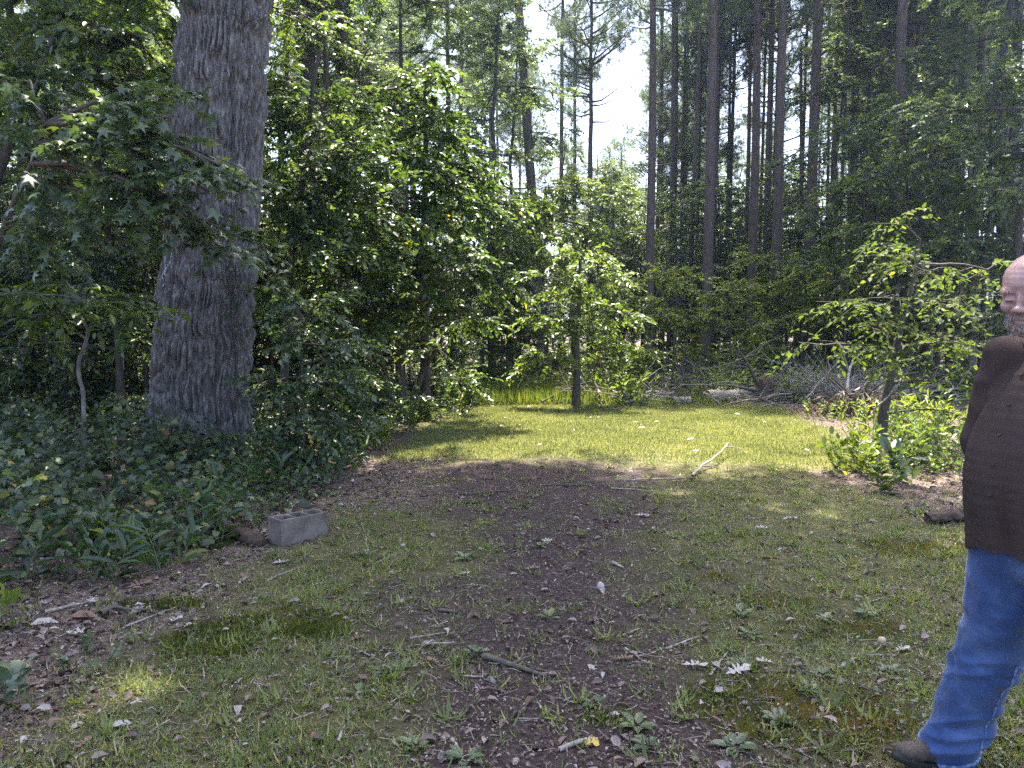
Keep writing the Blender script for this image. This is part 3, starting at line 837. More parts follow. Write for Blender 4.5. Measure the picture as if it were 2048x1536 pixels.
broadleaf('beech_sapling', 'slender sapling with a pale speckled stem and a fan of oval leaves', 'tree',
    pathpx([(156, 850, 7.4), (166, 780, 7.4), (158, 720, 7.4), (176, 660, 7.4), (150, 585, 7.3)]), .021, .014,
    [C(70, 590, 7.1, 75, 28, .25, 5, 4), C(180, 600, 7.2, 80, 26, .25, 5, 4), C(250, 640, 7.3, 45, 18, .2, 4, 3), C(20, 640, 7.2, 50, 28, .2, 4, 3), C(130, 560, 7.4, 60, 22, .25, 3, 3)],
    OVATE, 'ovate', .115, M['leaf_mid'], M['grey_bark'], 12, parts=220, n=10, L=.4, droop=.3, tilt=.3)
broadleaf('leafy_tree', 'broad leaved tree overhanging from the upper left corner in front of the woods', 'tree',
    pathpx([(-120, 860, 9.4), (-60, 500, 9.3), (30, 250, 9.2), (120, 60, 9.0), (160, -80, 9)]), .11, .03,
    [C(60, 40, 9, 110, 70, .7, 8, 6), C(190, 60, 8.6, 100, 60, .6, 8, 6), C(300, 80, 8.8, 80, 70, .6, 8, 5), C(120, 150, 8.7, 110, 60, .6, 8, 6), C(260, 190, 9, 90, 60, .6, 8, 5), C(20, 200, 8.8, 90, 70, .6, 7, 5), C(320, -30, 9, 100, 60, .6, 6, 6), C(100, -60, 9, 150, 60, .8, 8, 6)],
    OVATE, 'ovate', .105, M['leaf_dark'], M['dark_bark'], 13, parts=200, n=13, mats2=(M['leaf_mid'], .3))
broadleaf('leafy_tree', 'dense small leaved tree in the shade left of the massive furrowed trunk', 'tree',
    pathpx([(240, 860, 10.6), (235, 650, 10.6), (220, 500, 10.5), (200, 330, 10.4)]), .06, .02,
    [C(60, 420, 10, 110, 70, .8, 8, 6), C(190, 400, 10, 100, 70, .8, 8, 6), C(290, 470, 10.4, 70, 80, .6, 8, 6), C(60, 530, 9.6, 110, 60, .7, 8, 6), C(180, 540, 10, 100, 60, .7, 8, 6), C(290, 590, 10.4, 70, 60, .6, 6, 5), C(120, 640, 10.8, 130, 60, .8, 6, 5), C(300, 340, 10.4, 70, 80, .6, 6, 5), C(40, 690, 10.2, 90, 50, .6, 5, 4), C(260, 690, 10.8, 80, 60, .6, 5, 4)],
    OVATE, 'ovate', .095, M['leaf_dark'], M['dark_bark'], 14, parts=150, n=12, mats2=(M['leaf_blue'], .35))
broadleaf('leafy_tree', 'overhanging leafy tree right beside the massive furrowed trunk', 'tree',
    pathpx([(560, 850, 11.4), (575, 600, 11.3), (600, 400, 11.2), (620, 220, 11), (640, 100, 11)]), .07, .025,
    [C(590, 160, 11, 60, 60, .6, 7, 6), C(660, 230, 10.6, 80, 70, .7, 9, 7), C(600, 300, 10.4, 80, 70, .7, 9, 7), C(710, 320, 10.8, 90, 60, .7, 9, 7), C(570, 400, 10.2, 70, 60, .6, 8, 6), C(660, 400, 10.4, 90, 60, .7, 9, 7), C(760, 400, 11, 80, 70, .7, 9, 7), C(610, 490, 10, 90, 60, .6, 8, 6), C(720, 490, 10.6, 90, 60, .7, 9, 6), C(560, 230, 11, 50, 60, .6, 6, 5)],
    OVATE, 'ovate', .105, M['leaf_mid'], M['dark_bark'], 15, parts=260, n=13, mats2=(M['leaf_dark'], .7), droop=.4)
broadleaf('leafy_tree', 'tree smothered in climbing leaves that rises to a rounded dark hump', 'tree',
    pathpx([(850, 835, 14), (848, 600, 13.8), (850, 400, 13.4), (850, 180, 13)]), .1, .03,
    [C(850, 165, 12.8, 62, 40, .6, 9, 7), C(800, 230, 12.6, 80, 60, .7, 10, 7), C(885, 240, 12.8, 60, 60, .6, 9, 7), C(840, 330, 12.4, 90, 60, .7, 10, 7), C(930, 350, 12.6, 60, 50, .6, 9, 6), C(760, 310, 12.6, 60, 60, .6, 8, 6), C(900, 430, 12.4, 90, 55, .7, 10, 7), C(800, 430, 12, 90, 55, .7, 10, 7), C(980, 420, 13, 60, 45, .6, 8, 6)],
    OVATE, 'ovate', .12, M['leaf_mid'], M['dark_bark'], 16, parts=260, n=13, droop=.5, mats2=(M['leaf_dark'], .55))
broadleaf('leafy_tree', 'dark tree with several leaning stems spreading over the left end of the lawn', 'tree',
    pathpx([(805, 832, 13.7), (800, 740, 13.6), (815, 660, 13.4), (860, 600, 13), (930, 560, 12.8)]), .085, .02,
    [C(700, 560, 11.4, 90, 50, .7, 9, 7), C(800, 540, 11.6, 90, 50, .7, 10, 7), C(900, 530, 12, 90, 50, .7, 10, 7), C(980, 570, 12.6, 60, 45, .6, 8, 6), C(930, 640, 12.8, 70, 40, .6, 8, 6), C(680, 650, 11.2, 80, 50, .6, 8, 6), C(760, 640, 11.6, 80, 45, .6, 8, 6), C(850, 620, 12, 70, 45, .6, 7, 6), C(740, 730, 12, 60, 45, .5, 6, 5), C(880, 700, 13.2, 60, 55, .5, 6, 5), C(920, 760, 14, 40, 40, .4, 5, 5), C(690, 480, 11.4, 80, 40, .6, 7, 6)],
    OVATE, 'ovate', .115, M['leaf_dark'], M['dark_bark'], 17, parts=240, n=12, mats2=(M['leaf_mid'], .35),
    extra_trunks=(pathpx([(785, 834, 13.6), (770, 740, 13.4), (745, 650, 13), (720, 560, 12.6)]), pathpx([(815, 830, 13.8), (845, 740, 13.8), (880, 690, 13.6), (905, 610, 13.4)])))
broadleaf('leafy_tree', 'sunlit yellow green tree reaching right over the back of the lawn', 'tree',
    pathpx([(960, 785, 19.8), (965, 700, 19.8), (985, 600, 19.6), (1030, 500, 19.4), (1100, 440, 19.2)]), .075, .02,
    [C(1000, 400, 18.9, 80, 50, .8, 9, 6), C(1090, 370, 19.1, 80, 40, .8, 9, 6), C(1180, 380, 19.3, 70, 40, .8, 8, 6), C(1050, 450, 18.7, 80, 45, .8, 9, 6), C(1140, 450, 19.1, 80, 45, .8, 9, 6), C(990, 500, 18.9, 70, 45, .8, 9, 6), C(1080, 530, 19.1, 70, 40, .7, 7, 6), C(1210, 470, 19.5, 50, 40, .7, 6, 6), C(980, 640, 19.3, 60, 45, .6, 7, 5), C(1010, 720, 19.5, 50, 40, .6, 6, 5)],
    OVATE, 'ovate', .125, M['leaf_light'], M['dark_bark'], 18, parts=120, n=13, mats2=(M['leaf_mid'], .5))
broadleaf('small_tree', 'small tree standing alone where the lawn meets the tall grass', 'tree',
    pathpx([(1151, 812, 15.5), (1153, 720, 15.5), (1156, 640, 15.5), (1160, 520, 15.5)]), .085, .03,
    [C(1110, 560, 15.4, 60, 35, .6, 7, 5), C(1190, 550, 15.5, 60, 40, .6, 7, 5), C(1240, 620, 15.5, 60, 40, .6, 7, 5), C(1100, 640, 15.4, 60, 40, .6, 8, 5), C(1090, 720, 15.2, 55, 30, .6, 8, 5), C(1200, 660, 15.3, 60, 40, .6, 7, 5), C(1260, 700, 15.6, 50, 32, .5, 6, 5), C(1150, 500, 15.5, 50, 30, .5, 6, 5), C(1180, 730, 15.5, 50, 25, .4, 4, 4)],
    OVATE, 'ovate', .12, M['leaf_mid'], M['dark_bark'], 19, parts=120, n=12, mats2=(M['leaf_light'], .35))
t = broadleaf('small_tree', 'small leaning tree with a bare twisted vine round its trunk and yellow green leaves', 'tree',
    pathpx([(1757, 892, 10.3), (1768, 820, 10.3), (1783, 745, 10.3), (1800, 660, 10.3), (1825, 570, 10.3), (1840, 480, 10.4)]), .078, .014,
    [C(1650, 690, 9.9, 60, 20, .5, 4, 3), C(1715, 655, 9.8, 75, 35, .6, 5, 3), C(1780, 590, 10, 95, 50, .7, 6, 3), C(1865, 540, 10, 90, 55, .7, 6, 3), C(1800, 490, 10.2, 75, 50, .6, 5, 3), C(1915, 600, 10, 85, 55, .7, 6, 3), C(1860, 670, 9.8, 95, 50, .6, 6, 3), C(1790, 715, 9.9, 80, 35, .6, 5, 3), C(1950, 690, 10.2, 75, 70, .6, 6, 3), C(1900, 765, 10, 75, 45, .5, 5, 3), C(1690, 600, 10.3, 60, 50, .5, 3, 3), C(1975, 540, 10.6, 70, 60, .6, 5, 3), C(1790, 435, 10.4, 40, 40, .4, 3, 3), C(1880, 820, 10.2, 60, 40, .4, 4, 3)],
    OVATE, 'ovate', .095, M['leaf_sapling'], M['dark_bark'], 20, parts=300, n=9, mats2=(M['leaf_sapling_dark'], .45), droop=.3, L=.55, tilt=.6)
def trunk_vine():
    p = pathpx([(1757, 892, 10.3), (1768, 820, 10.3), (1783, 745, 10.3), (1800, 660, 10.3)]); n = 70
    tt = np.linspace(0, len(p) - 1, n); c = np.stack([np.interp(tt, np.arange(len(p)), p[:, k]) for k in range(3)], 1)
    a = np.linspace(0, 9.5, n); r = .115 + .02 * np.sin(a * 2.3)
    q = c + np.stack((np.cos(a) * r, np.sin(a) * r, 0 * a), 1) - np.array(t.location)
    g = Geo(); g.add(*tube(q, .011, 5)); link('vine_stem', g.mesh('vine_stem', M['pale_wood'], True), t)
trunk_vine()
broadleaf('shrub', 'silvery leaved shrub hanging beside the right foot of the massive furrowed trunk', 'shrub',
    pathpx([(600, 905, 8.9), (605, 780, 8.8), (610, 650, 8.7)]), .03, .01,
    [C(560, 560, 8.6, 60, 40, .35, 6, 5), C(640, 600, 8.5, 80, 40, .4, 7, 5), C(560, 660, 8.6, 60, 45, .35, 6, 5), C(640, 690, 8.4, 80, 40, .4, 7, 5), C(720, 730, 8.5, 60, 35, .35, 6, 5), C(560, 760, 8.5, 60, 45, .35, 6, 5), C(650, 780, 8.3, 80, 40, .4, 7, 5), C(590, 850, 8.3, 70, 40, .4, 6, 5), C(690, 850, 8.3, 60, 35, .35, 5, 5), C(520, 510, 8.3, 40, 35, .3, 4, 4)],
    OVATE, 'ovate', .085, M['leaf_blue'], M['twig'], 21, parts=300, n=11, L=.36, mats2=(M['leaf_ivy'], .25))
broadleaf('shrub', 'dark low shrub under the leaning stems at the lawn corner', 'shrub',
    pathpx([(700, 880, 10.8), (705, 800, 10.7)]), .025, .01,
    [C(680, 800, 10.4, 60, 45, .4, 7, 5), C(750, 790, 11.4, 60, 40, .4, 7, 5), C(830, 800, 13, 50, 30, .4, 6, 5), C(880, 810, 14, 45, 25, .4, 5, 5), C(720, 860, 10.2, 50, 25, .3, 5, 4)],
    OVATE, 'ovate', .10, M['leaf_dark'], M['twig'], 22, parts=80, n=11, L=.4, mats2=(M['leaf_mid'], .3))
# ------------------------------------------------------------------ cinder block, rotten log
def cinder_block():
    ax_, ay_ = gpix(561, 1094)
    z = float(hgt(ax_ + .1, ay_ + .2)) - .012
    t = thing('cinder_block', 'grey concrete block with three square holes lying beside the track edge', 'cinder block', (ax_, ay_, z), rz=math.radians(44.5))
    bm = bmesh.new()
    L, W, H = .395, .19, .195
    x = [0, .03, .125, .15, .245, .27, .365, L]; y = [0, .032, .158, W]
    hole = lambda i, j: j == 1 and i in (1, 3, 5)
    vt = {}
    def V(i, j, k):
        if (i, j, k) not in vt: vt[(i, j, k)] = bm.verts.new((x[i], y[j], H * k))
        return vt[(i, j, k)]
    for i in range(7):
        for j in range(3):
            if hole(i, j): continue
            bm.faces.new((V(i, j, 1), V(i + 1, j, 1), V(i + 1, j + 1, 1), V(i, j + 1, 1)))
            bm.faces.new((V(i, j, 0), V(i, j + 1, 0), V(i + 1, j + 1, 0), V(i + 1, j, 0)))
            for di, dj, a, b in ((-1, 0, (i, j + 1), (i, j)), (1, 0, (i + 1, j), (i + 1, j + 1)), (0, -1, (i, j), (i + 1, j)), (0, 1, (i + 1, j + 1), (i, j + 1))):
                ni, nj = i + di, j + dj
                if ni < 0 or nj < 0 or ni > 6 or nj > 2 or hole(ni, nj):
                    bm.faces.new((V(*a, 0), V(*b, 0), V(*b, 1), V(*a, 1)))
    bmesh.ops.recalc_face_normals(bm, faces=bm.faces)
    bmesh.ops.bevel(bm, geom=[e for e in bm.edges if e.calc_face_angle(0) > .5], offset=.005, segments=2, affect='EDGES')
    bmesh.ops.subdivide_edges(bm, edges=[e for e in bm.edges if e.calc_length() > .06], cuts=3, use_grid_fill=True)
    for v in bm.verts:
        n = float(fbm(v.co.x * 22 + 3, v.co.y * 22, np.array(v.co.z * 22), seed=6)) - .5
        v.co += v.normal * n * .007
    me = bpy.data.meshes.new('cinder_block'); bm.to_mesh(me); bm.free()
    m, nt, b = new_mat('concrete')
    n1 = tex(nt, 'Noise', 130, detail=5, rough=.75).outputs[0]; n2 = tex(nt, 'Noise', 7, detail=3).outputs[0]
    c = ramp(nt, n1, [(.32, (.075, .061, .051)), (.48, (.175, .147, .126)), (.7, (.33, .285, .25))])
    c2 = ramp(nt, n2, [(.35, (.55, .52, .5)), (.6, (1, 1, 1))])
    mu = nt.nodes.new('ShaderNodeMix'); mu.data_type = 'RGBA'; mu.blend_type = 'MULTIPLY'; mu.inputs[0].default_value = 1
    nt.links.new(c, mu.inputs[6]); nt.links.new(c2, mu.inputs[7])
    nt.links.new(mu.outputs[2], b.inputs['Base Color']); b.inputs['Roughness'].default_value = .95
    bump(nt, b, n1, .8, .006)
    me.materials.append(m)
    link('block', me, t)
cinder_block()

def rough_log(name, label, pts, r, mat, seed, cat_='log', sides=14, rough=.3, group=None):
    P = np.asarray(pts, float); o = P[0].copy()
    n = 22; tt = np.linspace(0, len(P) - 1, n); Q = np.stack([np.interp(tt, np.arange(len(P)), P[:, k]) for k in range(3)], 1)
    v, f = tube(Q, r, sides); c = np.repeat(Q, sides, 0)
    th = np.tile(np.arange(sides), n)
    v = c + (v - c) * (1 + rough * 2 * (fbm(th * .9, np.repeat(np.arange(n), sides) * .5, seed=seed) - .5))[:, None]
    g = Geo(); g.add(v - o, f)
    for a in (0, -1):
        k = len(g.v[0]); ring = np.arange(sides) + (0 if a == 0 else (n - 1) * sides)
        g.v[0] = np.vstack((g.v[0], (Q[a] - o)[None])).astype(np.float32); g.n += 1
        g.f.append(np.stack((ring, np.roll(ring, -1), np.full(sides, k)), 1)); g.r.append(np.full(sides, .5, np.float32))
    t = thing(name, label, cat_, o, group); link('log' if cat_ == 'log' else 'wood', g.mesh('wood', mat, True), t)
    return t
def G(px, py, dz=0.):
    x, y = gpix(px, py); return np.array((x, y, float(hgt(x, y)) + dz))
rough_log('rotten_log', 'dark rotten log half buried in leaves behind the concrete block', [G(390, 1045, .04), G(455, 1068, .05), G(524, 1092, .02)], .055, M['rotten_wood'], 4, rough=.45)

# ------------------------------------------------------------------ ground cover, grass, moss, litter
EY = [2.0, 3.5, 4.29, 4.79, 5.55, 7.16, 10, 13.4, 15.2, 16.5]
EX = [-5.5, -3.75, -2.95, -2.5, -2.05, -1.75, -1.72, -1.9, -1.25, -1.2]
def bank_in(x, y):
    """Distance inside the overgrown bank at the left."""
    return np.interp(y, EY, EX) + .25 * (fbm(x * 2, y * 2, seed=71) - .5) * 2 - x
def clear_block(x, y, r=.0):
    """True away from the concrete block and the big trunk."""
    c = Vector(gpix(561, 1094)); a = math.radians(44.5)
    u = (x - c.x) * math.cos(a) + (y - c.y) * math.sin(a); v = -(x - c.x) * math.sin(a) + (y - c.y) * math.cos(a)
    inb = (u > -.03 - r) & (u < .43 + r) & (v > -.02 - r) & (v < .21 + r)
    return ~inb

def ground_cover():
    rng = np.random.default_rng(81)
    n = 85000
    y = rng.uniform(3.6, 15.5, n); x = rng.uniform(-11, -1, n)
    d = bank_in(x, y); keep = (d > .02) & (rng.uniform(0, 1, n) < np.clip(.3 + d, 0, 1) * sstep(.30, .52, fbm(x * 2.4, y * 2.4, seed=84))) & clear_block(x, y, .08) & (x > -.75 * y - 1)
    x, y, d = x[keep], y[keep], d[keep]
    env = .08 + .5 * np.clip(d / 1.2, 0, 1) * np.clip(-.25 + 2.2 * fbm(x * 1.6, y * 1.6, seed=82), .1, 2)
    z = hgt(x, y) + env * rng.uniform(.25, 1.0, len(x))
    P = np.stack((x, y, z), 1)
    a = rng.uniform(0, 6.28, len(x)); ax = np.stack((np.cos(a), np.sin(a), -.35 + 0 * a), 1)
    nm = np.array((.1, -.5, 1.0)) + rng.normal(0, .6, P.shape)
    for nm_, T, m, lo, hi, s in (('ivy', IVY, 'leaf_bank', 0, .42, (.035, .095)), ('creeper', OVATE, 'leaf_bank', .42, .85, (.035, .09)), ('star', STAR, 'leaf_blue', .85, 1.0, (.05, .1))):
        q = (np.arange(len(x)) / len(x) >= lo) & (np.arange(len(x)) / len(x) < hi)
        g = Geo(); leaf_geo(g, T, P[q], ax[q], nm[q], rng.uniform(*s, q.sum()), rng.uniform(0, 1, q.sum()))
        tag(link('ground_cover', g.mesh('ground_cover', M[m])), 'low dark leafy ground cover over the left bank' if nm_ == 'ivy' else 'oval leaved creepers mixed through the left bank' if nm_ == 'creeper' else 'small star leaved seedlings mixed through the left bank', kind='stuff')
    g = Geo()
    for i in range(420):
        k = rng.integers(0, len(x)); p = np.array((x[k], y[k], hgt(x[k], y[k]))); e = p + rng.normal(0, .22, 3); e[2] = z[k] + rng.uniform(0, .2)
        g.add(*tube(curve_pts(p, e, 5, rng, .2), np.linspace(.004, .0015, 5), 3))
    tag(link('vine_stems', g.mesh('vine_stems', M['twig'])), 'thin vine stems tangled in the left bank', kind='stuff')
ground_cover()

def forest_floor():
    rng = np.random.default_rng(85)
    n = 60000
    y = 17 + 36 * rng.uniform(0, 1, n) ** 1.4; x = rng.uniform(-1, 1, n) * (.75 * y + 3)
    k = (fbm(x * .5, y * .5, seed=86) > .36) & ((y > 19) | (x < -1.5) | (x > 3)); x, y = x[k], y[k]; n = len(x)
    z = hgt(x, y) + rng.uniform(.05, .75, n) * fbm(x * .9, y * .9, seed=87) * 1.3
    a = rng.uniform(0, 6.28, n); P = np.stack((x, y, z), 1)
    g = Geo(); leaf_geo(g, DIAM, P, np.stack((np.cos(a), np.sin(a), -.3 + 0 * a), 1), np.array((0, -.2, 1.0)) + rng.normal(0, .45, P.shape), rng.uniform(.09, .19, n), rng.uniform(0, .95, n))
    tag(link('forest_floor_plants', g.mesh('forest_floor_plants', M['leaf_mid'])), 'low leafy plants covering the forest floor between the far trunks', kind='stuff')
forest_floor()

def blades(g, rng, x, y, z, h, w, lean, rnd):
    n = len(x); a = rng.uniform(0, 6.28, n)
    ax = np.stack((np.cos(a) * lean, np.sin(a) * lean, np.ones(n)), 1)
    nm = np.stack((-np.cos(a), -np.sin(a), lean), 1) + rng.normal(0, .3, (n, 3))
    T = (BLADE[0] * np.array((1, 1, -1.6)), BLADE[1])
    leaf_geo(g, (T[0] * np.array((1, w, 1)), T[1]), np.stack((x, y, z), 1), ax, nm, h, rnd)

def grass():
    rng = np.random.default_rng(91)
    # mown lawn
    n = 230000
    y = rng.uniform(8.3, 16.2, n); x = rng.uniform(-2, 5.8, n)
    k = rng.uniform(0, 1, n) < lawn_mask(x, y) ; x, y = x[k], y[k]
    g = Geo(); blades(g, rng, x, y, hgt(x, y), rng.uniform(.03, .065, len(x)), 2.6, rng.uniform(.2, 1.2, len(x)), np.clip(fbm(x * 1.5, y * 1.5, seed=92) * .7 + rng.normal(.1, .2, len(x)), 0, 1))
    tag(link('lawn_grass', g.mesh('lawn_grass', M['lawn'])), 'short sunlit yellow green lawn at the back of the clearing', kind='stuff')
    # tufts over the foreground
    nt_ = 15000
    y = 2.3 + 8.2 * rng.uniform(0, 1, nt_) ** 1.3; x = rng.uniform(-1, 1, nt_) * (.72 * y + .6)
    s = soil_mask(x, y); l = litter_mask(x, y); dens = (.95 - .80 * s) * (1 - .75 * l) * (-.05 + 1.5 * fbm(x * 2.6, y * 2.6, seed=93)) * (1 - lawn_mask(x, y))
    dens = dens * np.where(bank_in(x, y) > .1, 0, 1) * (1 - .6 * moss_mask(x, y))
    k = (rng.uniform(0, 1, nt_) < dens) & clear_block(x, y, .02) & (lawn_mask(x, y) < .6); x, y = x[k], y[k]
    m = 15
    sz = rng.uniform(.5, 1.25, len(x)); tone = np.clip(fbm(x * .8, y * .8, seed=94) * 1.0 - .1 + rng.normal(0, .12, len(x)) + .12 * sstep(1, 3, x), 0, 1)
    X = (x[:, None] + rng.normal(0, .028, (len(x), m)) * sz[:, None]).ravel(); Y = (y[:, None] + rng.normal(0, .028, (len(x), m)) * sz[:, None]).ravel()
    h = (rng.uniform(.025, .072, (len(x), m)) * sz[:, None]).ravel()
    dead = rng.uniform(0, 1, len(h)) < .1
    r = np.where(dead, rng.uniform(.93, 1, len(h)), np.clip(np.repeat(tone, m) + rng.normal(0, .18, len(h)), 0, .9))
    g = Geo(); blades(g, rng, X, Y, hgt(X, Y), h, 1.5, rng.uniform(.3, 2.2, len(h)), r)
    # coarse arching tufts
    nc = 900
    y2 = 2.4 + 6.5 * rng.uniform(0, 1, nc) ** 1.15; x2 = rng.uniform(-1, 1, nc) * (.7 * y2 + .4)
    k = (rng.uniform(0, 1, nc) < (.8 - .6 * soil_mask(x2, y2)) * (1 - .6 * litter_mask(x2, y2)) * (.1 + 1.2 * fbm(x2 * 1.3, y2 * 1.3, seed=99))) & (bank_in(x2, y2) < .05) & clear_block(x2, y2, .05); x2, y2 = x2[k], y2[k]; m2 = 16
    X2 = (x2[:, None] + rng.normal(0, .022, (len(x2), m2))).ravel(); Y2 = (y2[:, None] + rng.normal(0, .022, (len(x2), m2))).ravel(); s2 = np.repeat(rng.uniform(.6, 1.2, len(x2)), m2)
    blades(g, rng, X2, Y2, hgt(X2, Y2), rng.uniform(.06, .115, len(X2)) * s2, 1.9, rng.uniform(.5, 2.8, len(X2)), np.clip(np.repeat(rng.uniform(.1, .75, len(x2)), m2) + rng.normal(0, .1, len(X2)), 0, .9))
    # thin cover of single blades
    n = 90000
    y = 2.3 + 8.4 * rng.uniform(0, 1, n) ** 1.2; x = rng.uniform(-1, 1, n) * (.72 * y + .6)
    dens = (.85 - .72 * soil_mask(x, y)) * (.3 + 1.1 * fbm(x * 1.4, y * 1.4, seed=98)) * (1 - .7 * litter_mask(x, y)) * np.where(bank_in(x, y) > .1, 0, 1)
    k = (rng.uniform(0, 1, n) < dens) & clear_block(x, y, .02); x, y = x[k], y[k]
    blades(g, rng, x, y, hgt(x, y), rng.uniform(.015, .045, len(x)), 1.8, rng.uniform(.3, 2.4, len(x)), np.where(rng.uniform(0, 1, len(x)) < .25, rng.uniform(.92, 1, len(x)), np.clip(fbm(x * .8, y * .8, seed=94) + rng.normal(0, .2, len(x)), 0, .9)))
    tag(link('grass', g.mesh('grass', M['grass'])), 'patchy coarse grass in the shaded foreground', kind='stuff')
    # tall grass strip and weeds beyond the lawn
    g = Geo(); n = 36000
    y = rng.uniform(15.55, 19.8, n); x = rng.uniform(-1.5, 8.5, n)
    lim = 15.75 + .45 * sstep(2.6, 5, x); k = (y > lim + .25 * (vnoise(x * 3, y * 0, seed=95) - .3)) & (rng.uniform(0, 1, n) < np.where(x < 2.1, 1, .8)); x, y = x[k], y[k]
    hh = np.where(x < 2.1, .36, .26) * rng.uniform(.6, 1.15, len(x))
    blades(g, rng, x, y, hgt(x, y), hh, .75, rng.uniform(.1, .7, len(x)), np.clip(rng.normal(.55, .2, len(x)), 0, .9))
    tag(link('tall_grass', g.mesh('tall_grass', M['grass'])), 'strip of tall soft grass along the far edge of the lawn', kind='stuff')
    # moss
    g = Geo(); n = 190000
    y = rng.uniform(2.6, 7.2, n); x = rng.uniform(-3.2, 4, n)
    k = rng.uniform(0, 1, n) < moss_mask(x, y) * np.where(x > .6, .5, 1); x, y = x[k], y[k]
    mound = .03 * fbm(x * 9, y * 9, seed=96) * moss_mask(x, y)
    blades(g, rng, x, y, hgt(x, y) + mound * .7 - .006, rng.uniform(.014, .03, len(x)) + mound * .4, 3.2, rng.uniform(.1, .9, len(x)), np.clip(fbm(x * 4, y * 4, seed=97) * 1.5 - .3 + rng.normal(0, .15, len(x)) + .25 * (x > .5), 0, 1))
    tag(link('moss', g.mesh('moss', M['moss'])), 'cushions of green and rusty moss in the foreground turf', kind='stuff')
grass()

def litter():
    rng = np.random.default_rng(101)
    n = 170000
    y = 2.3 + 15 * rng.uniform(0, 1, n) ** 1.5; x = rng.uniform(-1, 1, n) * (.75 * y + .8)
    d = np.clip(.40 + .08 * soil_mask(x, y) + .7 * litter_mask(x, y), 0, 1) * (1 - .93 * lawn_mask(x, y)) * np.where(bank_in(x, y) > 1.0, .15, 1)
    k = (rng.uniform(0, 1, n) < d) & clear_block(x, y); x, y = x[k], y[k]; n = len(x)
    a = rng.uniform(0, 6.28, n); P = np.stack((x, y, hgt(x, y) + rng.uniform(.004, .02, n)), 1)
    sz = np.where(rng.uniform(0, 1, n) < .05 + .12 * litter_mask(x, y), rng.uniform(.03, .07, n), rng.uniform(.007, .024, n))
    g = Geo(); leaf_geo(g, (OVATE[0] * np.array((1, 1, 2.0)), OVATE[1]), P, np.stack((np.cos(a), np.sin(a), rng.normal(0, .25, n)), 1), np.array((0, 0, 1.0)) + rng.normal(0, .35, (n, 3)), sz, rng.uniform(0, 1, n) ** 1.2)
    tag(link('leaf_litter', g.mesh('leaf_litter', M['litter'])), 'brown and pale dead leaf bits strewn over the soil', kind='stuff')
    n = 5200
    y = 2.3 + 9 * rng.uniform(0, 1, n) ** 1.4; x = rng.uniform(-1, 1, n) * (.75 * y + .5); k = (bank_in(x, y) < .4) & clear_block(x, y, .03) & (rng.uniform(0, 1, n) > lawn_mask(x, y)); x, y = x[k], y[k]
    g = Geo()
    for i in range(len(x)):
        a = rng.uniform(0, 6.28); l = rng.uniform(.02, .11); p = np.array((x[i], y[i], float(hgt(x[i], y[i])) + .006)); e = p + np.array((math.cos(a) * l, math.sin(a) * l, rng.uniform(-.004, .012)))
        g.add(*tube(np.array((p, (p + e) / 2 + rng.normal(0, .004, 3), e)), rng.uniform(.001, .0028), 3), rng.uniform())
    tag(link('twig_litter', g.mesh('twig_litter', M['dry_wood'])), 'short dry twig bits scattered over the ground', kind='stuff')
    # round clover-like leaves low in the turf
    n = 9000
    y = 2.4 + 6 * rng.uniform(0, 1, n) ** 1.2; x = rng.uniform(-1, 1, n) * (.72 * y + .5)
    d = sstep(.52, .7, fbm(x * 1.7, y * 1.7, seed=103)) * (1 - .6 * soil_mask(x, y)) * np.where(bank_in(x, y) > .1, .2, 1) * (1 - lawn_mask(x, y))
    k = (rng.uniform(0, 1, n) < d) & clear_block(x, y, .02); x, y = x[k], y[k]; n = len(x); a = rng.uniform(0, 6.28, n)
    g = Geo(); leaf_geo(g, OVATE, np.stack((x, y, hgt(x, y) + rng.uniform(.015, .04, n)), 1), np.stack((np.cos(a), np.sin(a), 0 * a), 1), np.array((0, 0, 1.0)) + rng.normal(0, .3, (n, 3)), rng.uniform(.018, .034, n), rng.uniform(0, .9, n))
    tag(link('clover', g.mesh('clover', M['leaf_blue'])), 'small round weed leaves spread low through the grass', kind='stuff')
litter()

# ------------------------------------------------------------------ single plants
def stem_plant(name, label, cat_, base, nst, h, spread, T, tname, size, mat, seed, n=12, parts=0, group=None, droop=.15, tilt=.35, stem=.004, lean=.35):
    rng = np.random.default_rng(seed); base = np.asarray(base, float)
    t = thing(name, label, cat_, base, group)
    O, D, LL = [], [], []
    for i in range(nst):
        a = rng.uniform(0, 6.28); o = base + np.array((math.cos(a), math.sin(a), 0)) * spread * rng.uniform(0, 1) ** .5; o[2] = hgt(o[0], o[1])
        d = norm(np.array((math.cos(a) * lean + rng.normal(0, .15), math.sin(a) * lean + rng.normal(0, .15), 1)))
        l = h * rng.uniform(.55, 1.1); O.append(o); D.append(d); LL.append(l)
        g = Geo(); g.add(*tube(np.array((o, o + d * l * .5 - (0, 0, droop * l * .25), o + d * l - (0, 0, droop * l))) - base, (stem, stem * .7, stem * .3), 4))
        link('stem', g.mesh('stem', M['twig'] if stem > .005 else M['green_stem']), t)
    L = spray_leaves(rng, np.array(O), np.array(D), np.array(LL), n, size, droop, tilt)
    L[1][:, 2] += .35
    leaves_to(t, base, T, tname, mat, L, parts)
    return t
m_, nt_, b_ = new_mat('green_stem'); b_.inputs['Base Color'].default_value = (.09, .12, .035, 1); b_.inputs['Roughness'].default_value = .6
M['green_stem'] = m_

